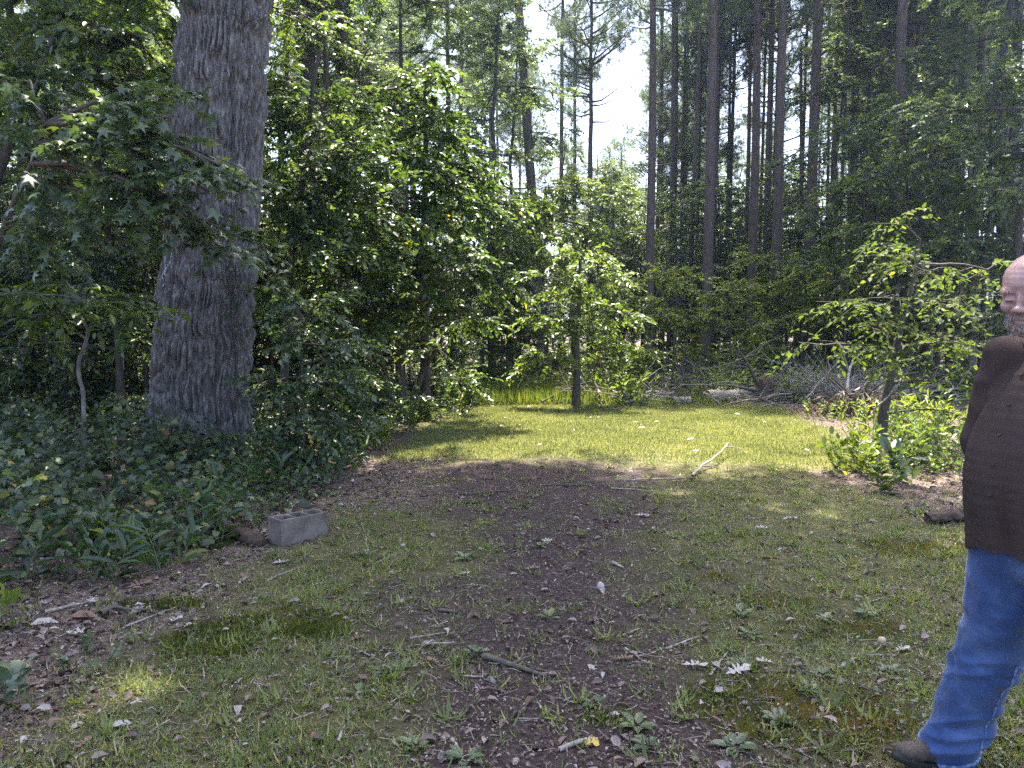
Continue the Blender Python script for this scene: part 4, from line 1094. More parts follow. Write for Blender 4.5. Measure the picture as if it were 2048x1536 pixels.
# river cane and broad leaved plants on the bank
GC = 'cane plants on the left bank'
for i, (px, py, nst, h, lab) in enumerate((
    (95, 1120, 4, .5, 'cane plant with long pointed leaves at the far left below the yellow leaves'),
    (330, 1140, 5, .45, 'cane plant with long pointed leaves above the strip of dead leaves'),
    (410, 1090, 5, .5, 'cane plant left of the rotten log'),
    (470, 1010, 4, .45, 'cane plant standing before the foot of the massive furrowed trunk'),
    (230, 1165, 4, .42, 'cane plant drooping over the dead leaves at the lower left'),
    (20, 1190, 4, .4, 'cane plant cut by the left edge of the view'),
    (742, 900, 7, .75, 'bright arching cane clump at the corner of the hedge beside the soil track'),
    (690, 930, 5, .6, 'cane clump just left of the bright arching one'),
    (555, 990, 4, .5, 'cane plant close behind the concrete block'))):
    stem_plant('cane_plant', lab, 'plant', G(px, py), nst, h, .12, LANCE, 'lance', .19, M['leaf_ivy'] if i != 6 else M['leaf_light'], 300 + i, n=8, parts=24, group=GC, droop=.25, tilt=.4)
GB = 'broad leaved seedlings on the left bank'
for i, (px, py, nst, h, T, tn, s, mat, lab) in enumerate((
    (110, 1010, 3, .5, OVATE, 'ovate', .12, 'leaf_mid', 'seedling with large round leaves left of the trunk foot'),
    (45, 1060, 3, .35, IVY, 'ivy', .10, 'leaf_mid', 'grape seedling with bright scalloped leaves at the left edge'),
    (30, 1250, 3, .3, STAR, 'star', .10, 'leaf_mid', 'star leaved seedling at the lower left edge'),
    (20, 1400, 4, .2, IVY, 'ivy', .07, 'leaf_blue', 'small creeping plant in the lower left corner'),
    (180, 1320, 5, .16, OVATE, 'ovate', .05, 'leaf_blue', 'low bluish weed left of the moss cushion'),
    (430, 980, 4, .4, OVATE, 'ovate', .09, 'leaf_light', 'pale seedling right at the mossy trunk foot'),
    (590, 960, 5, .45, OVATE, 'ovate', .08, 'leaf_blue', 'bushy seedling behind the left end of the concrete block'),
    (660, 965, 5, .4, IVY, 'ivy', .08, 'leaf_ivy', 'leafy weed behind the right end of the concrete block'),
    (300, 1060, 4, .4, IVY, 'ivy', .1, 'leaf_ivy', 'vine seedling with heart shaped leaves before the trunk'),
    (190, 1070, 4, .4, STAR, 'star', .11, 'leaf_blue', 'star leaved seedling left before the trunk'))):
    stem_plant('seedling', lab, 'plant', G(px, py), nst, h, .14, T, tn, s, M[mat], 340 + i, n=7, parts=21, group=GB, droop=.2)
GY = 'yellowing leaf sprigs on the left bank'
for i, (px, py, lab) in enumerate(((75, 1090, 'cluster of withered yellow leaves at the left edge'), (640, 930, 'spray of yellow and rusty leaves right of the trunk foot'), (580, 945, 'yellow leaved sprig between the trunk foot and the concrete block'), (905, 822, 'yellow sprig at the left end of the lawn edge'))):
    stem_plant('yellow_sprig', lab, 'plant', G(px, py), 3, .5, .1, IVY, 'ivy', .075, M['yellow_leaf'], 360 + i, n=6, parts=18, group=GY)

GS = 'leafy sprigs rising from the left bank'
for i, (px, py, nst, h, T, tn, s, mat, lab) in enumerate((
    (60, 930, 5, .75, OVATE, 'ovate', .09, 'leaf_bank', 'tall dark sprig at the far left of the bank'), (150, 960, 5, .65, STAR, 'star', .1, 'leaf_bank', 'star leaved sprig before the pale speckled stem'),
    (245, 950, 5, .7, OVATE, 'ovate', .08, 'leaf_blue', 'oval leaved sprig left of the mossy trunk foot'), (330, 985, 6, .5, IVY, 'ivy', .09, 'leaf_ivy', 'heart leaved sprig in front of the mossy trunk foot'),
    (520, 930, 6, .7, OVATE, 'ovate', .075, 'leaf_mid', 'sprig right against the right side of the trunk foot'), (640, 900, 7, .8, OVATE, 'ovate', .08, 'leaf_blue', 'pale silvery sprig left of the arching cane'),
    (700, 880, 6, .7, LANCE, 'lance', .13, 'leaf_mid', 'narrow leaved sprig behind the arching cane'), (480, 1040, 6, .4, OVATE, 'ovate', .065, 'leaf_ivy', 'low sprig over the rotten log'),
    (160, 1105, 5, .4, LANCE, 'lance', .13, 'leaf_mid', 'bright narrow leaved sprig above the lower left dead leaves'), (270, 1110, 5, .38, OVATE, 'ovate', .08, 'leaf_light', 'light green sprig above the end of the dead branch'))):
    stem_plant('sprig', lab, 'plant', G(px, py), nst, h, .16, T, tn, s, M[mat], 420 + i, n=10, parts=30, group=GS, droop=.25, tilt=.5)

# weeds at the foot of the leaning sapling
GW = 'weeds at the foot of the leaning sapling'
for i, (px, py, nst, h, T, tn, s, mat, sp, lab) in enumerate((
    (1715, 950, 18, .55, OVATE, 'ovate', .10, 'leaf_light', .25, 'yellow green weed at the left end of the clump under the leaning sapling'),
    (1770, 935, 18, .6, LANCE, 'lance', .14, 'leaf_light', .3, 'bright narrow leaved weed right at the sapling foot'),
    (1850, 930, 24, .75, OVATE, 'ovate', .09, 'leaf_mid', .35, 'bushy green weed right of the sapling foot'),
    (1905, 945, 24, .75, OVATE, 'ovate', .09, 'leaf_mid', .35, 'bushy green weed next to the sleeve of the man'),
    (1830, 880, 24, .75, LANCE, 'lance', .15, 'leaf_light', .4, 'sunlit tall narrow leaved weed behind the sapling clump'),
    (1760, 865, 20, .6, LANCE, 'lance', .14, 'leaf_light', .35, 'sunlit weed behind and left of the sapling trunk'),
    (1900, 875, 24, .75, LANCE, 'lance', .15, 'leaf_light', .4, 'sunlit tall weed behind the clump, half hidden by the man'),
    (1815, 965, 4, .55, OVATE, 'ovate', .17, 'leaf_blue', .1, 'dark seedling with big pointed leaves in front of the weed clump'),
    (1760, 985, 3, .35, OVATE, 'ovate', .14, 'leaf_mid', .08, 'low seedling with big drooping leaves at the front of the weed clump'))):
    stem_plant('weed', lab, 'plant', G(px, py), nst, h, sp, T, tn, s, M[mat], 380 + i, n=12, parts=30 if i < 4 else 24, group=GW, lean=.25)
# weeds and bushes beyond the lawn
GL = 'weed clumps beyond the lawn'
for i, (px, py, nst, h, T, tn, s, mat, sp, lab) in enumerate((
    (1600, 806, 30, 1.0, OVATE, 'ovate', .10, 'leaf_mid', .4, 'round green weed clump right of the stump'),
    (1555, 803, 18, .75, LANCE, 'lance', .14, 'leaf_light', .35, 'lighter low weed clump between the stump and the round clump'),
    (1435, 800, 22, .9, LANCE, 'lance', .14, 'leaf_light', .4, 'pale green weed clump behind the long log'),
    (1235, 805, 7, .9, LANCE, 'lance', .24, 'leaf_light', .25, 'bright weed with feathery leaves before the left brush pile'),
    (1265, 815, 8, .7, LANCE, 'lance', .2, 'leaf_light', .3, 'bright leafy weed in front of the left brush pile'),
    (1490, 795, 3, 1.8, LANCE, 'lance', .22, 'leaf_mid', .08, 'single tall weed rising out of the brush behind the log'),
    (1330, 795, 18, .5, OVATE, 'ovate', .1, 'leaf_mid', .7, 'low green weeds right of the left brush pile'),
    (1640, 835, 12, .45, OVATE, 'ovate', .08, 'leaf_light', .4, 'low weeds left of the root ball'),
    (890, 835, 16, .5, OVATE, 'ovate', .07, 'leaf_mid', .5, 'low green weeds at the left corner of the lawn'),
    (840, 845, 14, .4, LANCE, 'lance', .12, 'leaf_light', .4, 'low weeds under the leaning stems at the hedge corner'),
    (1000, 797, 14, .55, OVATE, 'ovate', .11, 'leaf_light', .6, 'pale topped weeds in the tall grass left of the small lawn tree'),
    (1085, 797, 14, .6, OVATE, 'ovate', .11, 'leaf_light', .6, 'pale topped weeds in the tall grass just left of the small lawn tree'))):
    stem_plant('weed_clump', lab, 'plant', G(px, py), nst, h, sp, T, tn, s, M[mat], 400 + i, n=13, parts=0, group=GL)
# rosette weeds in the turf
GR = 'flat leaf rosettes in the foreground turf'
rngr = np.random.default_rng(55)
for i, (px, py, k, s, lab) in enumerate((
    (1480, 1330, 8, .06, 'leaf rosette between the two pale lobed leaves'), (1640, 1350, 7, .05, 'pale rosette right of the pale lobed leaves'), (1500, 1270, 8, .06, 'flat rosette above the pale lobed leaves'),
    (1780, 1345, 7, .05, 'pale rosette left of the blue jeans shin'), (1470, 1495, 8, .07, 'rosette in the moss left of the shoe tip'), (1275, 1455, 7, .07, 'blue green rosette right of the yellow leaf'),
    (1290, 1495, 7, .06, 'rosette near the bottom below the yellow leaf'), (830, 1500, 6, .06, 'round leaved rosette at the bottom left of the centre'), (930, 1520, 7, .07, 'dark rosette at the bottom edge'),
    (1190, 1415, 6, .05, 'small rosette in the bare soil right of the forked stick'), (770, 1350, 6, .05, 'pale rosette left of the mossy stick'), (800, 1345, 6, .05, 'pale rosette touching the left one of the mossy stick pair'),
    (715, 1395, 5, .05, 'tiny upright round leaved weed at the left'), (950, 1310, 8, .06, 'rosette at the upper end of the mossy stick'), (1100, 1245, 6, .06, 'rosette in the middle of the soil track'),
    (735, 1115, 6, .06, 'dark rosette right of the concrete block'), (930, 1115, 8, .07, 'dark rosette in the left half of the soil track'), (1080, 1095, 10, .05, 'pale cluster of small leaves in the middle of the track'),
    (1310, 1065, 12, .05, 'pale cluster of small leaves at the right side of the track'), (1480, 1235, 10, .06, 'grey green rosette left of the greenest turf'), (1650, 1240, 8, .06, 'grey green rosette in the green turf'),
    (1730, 1230, 8, .06, 'grey green rosette right in the green turf'), (1615, 1380, 8, .06, 'dark rosette below the pale lobed leaves'), (1560, 1440, 8, .06, 'rosette in the rusty moss'))):
    g = Geo(); b = G(px, py); a = np.arange(k) * 2.4 + rngr.uniform(0, 6); t = thing('rosette_weed', lab, 'plant', b, GR)
    P = np.stack((np.cos(a), np.sin(a), np.ones(k)), 1) * np.array((.012, .012, .008)) + rngr.normal(0, .02 if k > 8 else .004, (k, 3)) * (1, 1, 0)
    for q in range(k):
        o = link('leaf', leaf_part(OVATE, 'ovate', M['leaf_blue'], int(rngr.integers(4, 12))), t)
        ax = norm(np.array((math.cos(a[q]), math.sin(a[q]), rngr.uniform(.1, .6)))); sd = norm(np.cross((0, 0, 1), ax)); u = np.cross(ax, sd)
        o.location = P[q]; o.rotation_euler = Matrix(((ax[0], sd[0], u[0]), (ax[1], sd[1], u[1]), (ax[2], sd[2], u[2]))).to_euler(); o.scale = (s * rngr.uniform(.8, 1.3),) * 3

# ------------------------------------------------------------------ fallen leaves, stones, mushroom
def fallen(px, py, s, T, mat, label, rz, tiltv=(0, 0, 1), group='large fallen leaves', name='fallen_leaf', cat_='leaf'):
    g = Geo(); a = math.radians(rz)
    leaf_geo(g, (T[0] * np.array((1, .85, 1.3)), T[1]), np.zeros((1, 3)), np.array([(math.cos(a), math.sin(a), .04)]), np.array([tiltv], float) + (0, .15, .3), np.array([s * .85]), np.array([.6]))
    o = link(name, g.mesh(name, mat), None, G(px, py, .012)); tag(o, label, cat_, group)
for q in ((1362, 1334, .15, OAKLEAF, 'pale_leaf', 'white deeply lobed dead leaf lying on the soil, left one of two', -10, (0.1, -.2, 1)),
          (1452, 1350, .17, OAKLEAF, 'pale_leaf', 'curled white lobed leaf lying right of the other white lobed leaf', 25, (.2, -.6, 1)),
          (1548, 1328, .10, OAKLEAF, 'pale_leaf', 'small white lobed leaf beside the pale rosettes', 160, (0, -.3, 1)),
          (1183, 1492, .09, IVY, 'yellow_leaf', 'round yellow leaf at the upper end of the bare stick near the bottom', 80, (0, -.4, 1)),
          (1240, 1436, .07, OVATE, 'pale_leaf', 'small pale folded leaf at the right of the bare soil', 190, (0, -.3, 1)),
          (1230, 1325, .11, OAKLEAF, 'rust_leaf', 'pinkish brown leaf left of the white lobed leaf', 10, (0, -.2, 1)),
          (915, 1155, .10, OAKLEAF, 'pale_leaf', 'small white leaf at the left side of the track', 20, (0, -.3, 1)),
          (1110, 1083, .13, OAKLEAF, 'pale_leaf', 'white leaf in the upper middle of the track', 200, (0, -.3, 1)),
          (1050, 1142, .12, OAKLEAF, 'rust_leaf', 'pinkish leaf in the middle of the track', 15, (0, -.2, 1)),
          (1270, 1030, .16, OAKLEAF, 'pale_leaf', 'pale leaf on bare soil at the right side of the track', -20, (0, -.3, 1)),
          (1565, 1040, .16, OAKLEAF, 'pale_leaf', 'white leaf in the grass right of the track', 10, (0, -.2, 1)),
          (1540, 1062, .13, OAKLEAF, 'pale_leaf', 'white leaf just below the other one right of the track', 170, (0, -.3, 1)),
          (280, 1225, .15, OAKLEAF, 'pale_leaf', 'pale upright leaf at the right end of the dead branch in the leaf strip', 120, (.3, -.8, .6)),
          (140, 1240, .18, OVATE, 'rust_leaf', 'large rusty brown leaf in the leaf strip at the lower left', 5, (0, -.5, 1)),
          (190, 1262, .16, OAKLEAF, 'pale_leaf', 'large pale leaf below the rusty one at the lower left', 200, (0, -.3, 1)),
          (60, 1258, .16, OVATE, 'pale_leaf', 'pale curled leaf left of the rusty one', 30, (.2, -.4, 1)),
          (185, 1205, .16, OAKLEAF, 'pale_leaf', 'pale lobed leaf above the dead branch at the lower left', 300, (.2, -.5, 1)),
          (255, 1180, .17, OAKLEAF, 'rust_leaf', 'brown lobed leaf at the edge of the cane', 45, (.1, -.5, 1)),
          (330, 1255, .13, OAKLEAF, 'pale_leaf', 'pale leaf left of the moss cushion', 60, (0, -.3, 1)),
          (545, 1130, .13, OAKLEAF, 'pale_leaf', 'white leaf below the concrete block', 15, (.1, -.4, 1)),
          (530, 1085, .12, OAKLEAF, 'pale_leaf', 'pale leaf leaning by the left end of the concrete block', 95, (-.4, -.5, .6)),
          (575, 1090, .10, OAKLEAF, 'pale_leaf', 'pale leaf tip leaning on the front of the concrete block', 80, (0, -.9, .5)),
          (495, 1160, .12, OAKLEAF, 'rust_leaf', 'brownish leaf left below the concrete block', 130, (0, -.3, 1)),
          (463, 1237, .08, OVATE, 'pale_leaf', 'grey leaf resting on the moss cushion', 0, (0, -.3, 1)),
          (1414, 877, .14, OAKLEAF, 'rust_leaf', 'single red brown leaf on the lawn', 60, (.2, -.8, .7)),
          (700, 1290, .09, OAKLEAF, 'rust_leaf', 'pinkish leaf at the left of the two parallel sticks', 30, (0, -.2, 1)),
          (880, 1335, .1, OAKLEAF, 'rust_leaf', 'pinkish leaf above the left end of the mossy stick', 140, (0, -.2, 1)),
          (150, 1510, .1, OAKLEAF, 'rust_leaf', 'dull pink leaf in the bottom left grass', 80, (0, -.4, 1)),
          (215, 1455, .12, OVATE, 'pale_leaf', 'grey leaf in the bottom left grass', 20, (0, -.3, 1)),
          (1790, 1305, .11, OAKLEAF, 'pale_leaf', 'pale leaf beside the mushroom', 20, (0, -.3, 1))):
    fallen(*q[:3], q[3], M[q[4]], q[5], q[6], q[7])
GLL = 'pale leaves dotted over the lawn'
for i in range(34):
    x, y = rngr.uniform(-.9, 4.6), rngr.uniform(9.6, 15.4)
    if lawn_mask(np.array([x]), np.array([y]))[0] < .5: continue
    g = Geo(); a = rngr.uniform(0, 6.28)
    leaf_geo(g, OAKLEAF, np.zeros((1, 3)), np.array([(math.cos(a), math.sin(a), .1)]), np.array([(0, -.3, 1.)]), np.array([rngr.uniform(.06, .11)]), np.array([rngr.uniform(.1, .9)]))
    tag(link('fallen_leaf', g.mesh('fallen_leaf', M['pale_leaf']), None, (x, y, float(hgt(x, y)) + .032)), 'pale dead leaf dotted on the sunlit lawn', 'leaf', GLL)
def pebble(name, label, cat_, p, r, col, seed, flat=.6):
    bm = bmesh.new(); bmesh.ops.create_icosphere(bm, subdivisions=3, radius=1)
    for v in bm.verts:
        n = float(fbm(v.co.x * 1.4 + seed, v.co.y * 1.4, np.array(v.co.z * 1.4), seed=seed)) - .5
        v.co = v.co * (1 + .55 * n); v.co = Vector((v.co.x * r[0], v.co.y * r[1], v.co.z * r[2]))
    me = bpy.data.meshes.new(name); bm.to_mesh(me); bm.free()
    for q in me.polygons: q.use_smooth = True
    m, nt, b = new_mat(name); n = tex(nt, 'Noise', 40, detail=5).outputs[0]
    nt.links.new(ramp(nt, n, [(.3, tuple(c * .6 for c in col)), (.6, col)]), b.inputs['Base Color']); b.inputs['Roughness'].default_value = .8
    me.materials.append(m); return tag(link(name, me, None, p), label, cat_)
pebble('stone', 'small pale pinkish stone standing in the middle of the track', 'stone', G(1201, 1186, .02), (.022, .018, .03), (.5, .42, .4), 3)
pebble('stone', 'dark round stone in the turf right of the track', 'stone', G(1453, 1062, .02), (.03, .028, .026), (.06, .05, .045), 4)
pebble('acorn', 'small reddish nut lying in the grass near the bottom', 'nut', G(628, 1485, .012), (.016, .015, .015), (.25, .09, .07), 5)
def mushroom():
    b = G(1763, 1292); t = thing('mushroom', 'small tan round capped mushroom in the turf left of the jeans', 'mushroom', b)
    m, nt, bs = new_mat('mushroom'); bs.inputs['Base Color'].default_value = (.42, .3, .22, 1); bs.inputs['Roughness'].default_value = .5
    def lathe(prof):
        g = Geo(); pr = np.array(prof); s = 14; th = np.arange(s) * 2 * np.pi / s
        V = np.stack((pr[:, 0:1] * np.cos(th), pr[:, 0:1] * np.sin(th), np.repeat(pr[:, 1:2], s, 1)), -1).reshape(-1, 3)
        i = np.arange(len(pr) - 1)[:, None] * s; j = np.arange(s)[None]; k = (j + 1) % s
        g.add(V, np.stack((i + j, i + k, i + s + k, i + s + j), -1).reshape(-1, 4)); return g
    link('cap', lathe([(.004, .022), (.016, .024), (.021, .032), (.019, .045), (.012, .053), (.001, .056)]).mesh('cap', m, True), t)
    link('stalk', lathe([(.008, -.01), (.006, .01), (.006, .026)]).mesh('stalk', m, True), t)
mushroom()

# ------------------------------------------------------------------ sticks and brush
def stick(px0, py0, px1, py1, r, mat, label, seed, forks=(), wob=.05, lift=.0, name='stick', group='fallen sticks', z1=None):
    rng = np.random.default_rng(seed); a, b = G(px0, py0, r * .8), G(px1, py1, r * .8 + lift)
    if z1 is not None: b[2] = z1
    t = thing(name, label, 'stick', a, group)
    n = 12; P = curve_pts(a, b, n, rng, wob); P[:, 2] = np.maximum(P[:, 2], hgt(P[:, 0], P[:, 1]) + r * .5)
    v, f = tube(P - a, np.linspace(r, r * .55, n), 8)
    g = Geo(); g.add(v + rng.normal(0, r * .06, v.shape), f); link('stem', g.mesh('stem', mat, True), t)
    for k, dx, dy, dz, l in forks:
        d = norm(np.array((dx, dy, dz), float)); g = Geo(); q = curve_pts(P[k] - a, P[k] - a + d * l, 6, rng, .1)
        g.add(*tube(q, np.linspace(r * .6, r * .2, 6), 6)); link('fork', g.mesh('fork', mat, True), t)
    return t
dw, pw, tw = M['dry_wood'], M['pale_wood'], M['twig']
for q in ((966, 1318, 1095, 1356, .016, tw, 'stout bark covered stick lying in the soil at the lower centre', 1, ((5, .5, .3, .1, .12),)),
          (820, 1280, 890, 1270, .007, dw, 'upper one of two short parallel sticks at the lower left of centre', 2),
          (850, 1290, 912, 1291, .008, dw, 'lower one of two short parallel sticks at the lower left of centre', 3, ((3, -1, -.3, 0, .14),)),
          (1117, 1503, 1185, 1478, .011, pw, 'pale bare stick at the bottom right of centre', 4),
          (1420, 1352, 1462, 1290, .006, dw, 'thin grey twig leading up from the curled white leaf', 5, ((8, -.3, 1, .1, .1),)),
          (1682, 1340, 1708, 1320, .013, dw, 'short broken stub of wood left of the jeans', 6),
          (1085, 972, 1210, 974, .009, tw, 'long straight stick across the far end of the track', 7),
          (1222, 980, 1310, 983, .008, dw, 'thin stick right of the long straight stick', 8),
          (925, 985, 1040, 984, .010, tw, 'dark stick at the far left end of the track', 9, ((2, -1, .4, 0, .25),)),
          (962, 956, 985, 958, .012, tw, 'short dark stick above the left end of the long stick', 10),
          (745, 1133, 815, 1105, .006, pw, 'thin pale stick in the grass right of the concrete block', 11, ((6, .6, .5, .05, .1),)),
          (740, 1130, 720, 1040, .005, pw, 'thin curled pale twig far right of the concrete block', 12),
          (1250, 1300, 1292, 1330, .006, dw, 'thin dark twig beside the bare soil', 13, ((6, .8, .5, 0, .18), (3, .7, -.3, 0, .2))),
          (1330, 1300, 1400, 1270, .006, dw, 'thin twig right of the bare soil', 14),
          (1245, 1275, 1280, 1258, .008, dw, 'short twig pair in the middle right', 15),
          (200, 1232, 235, 1215, .02, tw, 'dark branch piece lying in the leaf strip', 16, ((8, 1, -.25, .05, .25),)),
          (90, 1235, 180, 1212, .012, dw, 'grey dead branch in the leaf strip at the lower left', 17),
          (245, 1255, 365, 1213, .007, pw, 'long thin pale stick pointing at the cane', 18),
          (300, 1275, 350, 1235, .006, pw, 'pale stick beside the moss cushion', 19),
          (260, 1410, 290, 1395, .008, pw, 'short pale stick in the bottom left grass', 20),
          (675, 1490, 690, 1460, .008, pw, 'short pale stick near the bottom left of centre', 21),
          (905, 1480, 925, 1515, .009, dw, 'reddish stick at the bottom edge', 22),
          (925, 1350, 965, 1353, .006, dw, 'bent thin twig below the stout stick', 23, ((11, 0, 1, .1, .08),)),
          (850, 1205, 870, 1235, .009, tw, 'dark short twig at the left side of the track', 24),
          (880, 1225, 915, 1232, .011, tw, 'dark curved twig at the left side of the track', 25),
          (1225, 1130, 1248, 1142, .012, dw, 'short curled piece of bark in the track', 26),
          (700, 1300, 770, 1330, .005, dw, 'thin twig in the left grass', 27),
          (1720, 1210, 1780, 1192, .006, dw, 'thin twig in the green turf left of the jeans', 28),
          (1700, 1310, 1790, 1313, .007, dw, 'dark twig below the mushroom', 29),
          (1530, 1345, 1640, 1345, .007, tw, 'dark twig below the pale rosettes', 30),
          (530, 1165, 600, 1135, .004, pw, 'thin curved pale twig below the concrete block', 31),
          (560, 1205, 595, 1182, .005, pw, 'short pale twig right of the moss cushion', 32)):
    stick(*q[:8], forks=q[8] if len(q) > 8 else ())
# crooked bare branch at the lawn edge
stick(1385, 953, 1455, 913, .017, dw, 'crooked bare grey branch rising at the right edge of the lawn', 41, forks=((3, .5, -.6, .05, .22), (10, .9, -.2, -.1, .22)), wob=.09, lift=.16, name='bare_branch', group=None)
stick(1258, 962, 1370, 957, .010, dw, 'thin forked bare branch lying left of the crooked grey branch', 42, forks=((4, -1, -.25, .05, .4), (2, -.8, .4, .1, .2), (8, .4, -.8, .05, .2)), name='bare_branch', group=None)
rough_log('broken_log', 'flat weathered piece of dark rotten wood in the leaves beside the man', [G(1855, 1046, .045), G(1900, 1043, .06), G(1960, 1040, .05)], .05, M['rotten_wood'], 9, rough=.4)
# beyond the lawn
stick(1203, 812, 1115, 775, .022, pw, 'long thin pole leaning past the small lawn tree', 43, z1=1.05, name='leaning_pole', group=None, wob=.01)
stick(1207, 809, 1182, 800, .05, dw, 'short thick dead limb leaning beside the small lawn tree', 44, z1=.52, name='leaning_limb', group=None, wob=.01)
rough_log('long_log', 'long fallen log lying beyond the lawn left of the stump', [G(1415, 805, .14), G(1460, 804, .16), G(1510, 800, .17)], .13, M['dry_wood'], 12, rough=.25)
rough_log('pale_log', 'pale log lying in weeds left of the long log', [G(1345, 809, .07), G(1380, 808, .07)], .08, M['pale_wood'], 13, rough=.2)
def stump():
    b = G(1526, 806); t = thing('stump', 'dark upright broken stump with roots beyond the lawn', 'stump', b); rng = np.random.default_rng(8)
    p = np.stack((np.zeros(9), np.zeros(9), np.linspace(-.05, .52, 9)), 1); g = trunk_mesh(p, .13, .15, 12, None, 5, .2, .5)
    k = len(g.v[0]); ring = np.arange(12) + 8 * 12; g.v[0] = np.vstack((g.v[0], [(0, 0, .6)])).astype(np.float32); g.f.append(np.stack((ring, np.roll(ring, -1), np.full(12, k)), 1)); g.r.append(np.full(12, .5, np.float32)); g.n += 1
    link('trunk', g.mesh('trunk', M['rotten_wood'], True), t)
    for i, (dx, dz, l) in enumerate(((-1, .12, 1.3), (1, .0, 1.5), (-.7, .9, 1.1), (.5, .5, .9), (-1, -.25, .9))):
        g = Geo(); g.add(*tube(curve_pts((0, -.05, .3), np.array((0, -.05, .3)) + norm(np.array((dx, rng.uniform(-.6, .2), dz))) * l, 7, rng, .1), np.linspace(.05, .012, 7), 6)); link('root', g.mesh('root', M['dark_bark'], True), t)
stump()
def brush(name, label, px, py, w, dpt, h, n, rmin, rmax, mats, seed, lmin=.6, lmax=2.2, steep=.5, fine=0):
    rng = np.random.default_rng(seed); b = G(px, py); t = thing(name, label, 'brush pile', b)
    for i in range(n):
        o = np.array((rng.normal(0, w * .4), rng.normal(0, dpt * .5), rng.uniform(0, h * .35)))
        a = rng.choice((0, np.pi)) + rng.normal(0, .7); d = norm(np.array((math.cos(a), math.sin(a) * .6, abs(rng.normal(.1, steep)))))
        l = rng.uniform(lmin, lmax); r = rng.uniform(rmin, rmax); P = curve_pts(o - d * l * .3 * np.array((1, 1, 0)), o + d * l * .7, 7, rng, .1, -.04); P[:, 2] = np.maximum(P[:, 2], .01)
        g = Geo(); g.add(*tube(P, np.linspace(r, r * .35, 7), 6))
        for q in range(rng.integers(1, 4)):
            k = rng.integers(2, 6); e = P[k] + norm(d + rng.normal(0, .6, 3) + (0, 0, .3)) * l * rng.uniform(.2, .45); g.add(*tube(curve_pts(P[k], e, 5, rng, .1), np.linspace(r * .5, r * .15, 5), 5))
        link('branch', g.mesh('branch', mats[i % len(mats)], True), t)
    if fine:
        g = Geo()
        for i in range(fine):
            o = np.array((rng.normal(0, w * .45), rng.normal(0, dpt * .5), rng.uniform(0, h * .6))); d = norm(rng.normal(0, 1, 3) * (1, .6, .55) + (0, 0, .35)); l = rng.uniform(.3, 1.0)
            g.add(*tube(curve_pts(o, o + d * l, 5, rng, .12), np.linspace(.005, .002, 5), 3))
        tag(link('twigs', g.mesh('twigs', mats[0]), t), kind='stuff')
brush('brush_pile', 'low pile of dead branches at the left behind the lawn, by the feathery weed', 1275, 806, 1.5, .6, .3, 22, .012, .035, (dw, pw, M['rotten_wood']), 61, steep=.22, fine=40)
brush('brush_pile', 'arching dry branches heaped behind the stump', 1440, 788, 2.4, 1.2, .9, 26, .01, .028, (dw, tw), 62, 1.2, 3.0, steep=.42, fine=260)
brush('brush_pile', 'grey haze of dry twigs left of the leaning sapling', 1680, 806, 1.4, .8, .9, 16, .008, .02, (pw, dw), 63, .8, 2.0, steep=.5, fine=520)
brush('brush_pile', 'scattered bleached branches right of the root ball', 1800, 800, 1.8, 1.0, .4, 16, .015, .04, (pw, dw), 64, .8, 2.4, steep=.2, fine=60)
brush('brush_pile', 'dead sticks lying by the stump', 1500, 812, 1.0, .4, .3, 9, .012, .03, (pw, dw, tw), 65, .6, 1.6, steep=.35, fine=20)
stick(1683, 824, 1706, 800, .035, pw, 'white bare branch standing up at the left of the root ball', 45, forks=((6, -.3, 0, 1, .5), (9, .6, .2, .4, .5)), z1=1.15, name='white_branch', group=None, wob=.05)
def root_ball():
    b = G(1722, 832); t = thing('root_ball', 'heap of red brown dead leaves and roots behind the leaning sapling', 'leaf heap', b); rng = np.random.default_rng(14)
    n = 1500; P = rng.normal(0, 1, (n, 3)) * np.array((.33, .25, .2)) ; P[:, 2] = np.abs(P[:, 2]) + .02
    g = Geo(); leaf_geo(g, LANCE, P, rng.normal(0, 1, (n, 3)) - (0, 0, .8), rng.normal(0, 1, (n, 3)), rng.uniform(.1, .2, n), rng.uniform(0, 1, n))
    tag(link('dead_leaves', g.mesh('dead_leaves', M['litter']), t), kind='stuff')
    for i in range(9):
        a = rng.uniform(0, 6.28); g = Geo(); g.add(*tube(curve_pts((0, 0, .25), (math.cos(a) * rng.uniform(.4, .9), math.sin(a) * .5, rng.uniform(.1, .9)), 6, rng, .14), np.linspace(.03, .008, 6), 6)); link('root', g.mesh('root', M['dark_bark'], True), t)
root_ball()
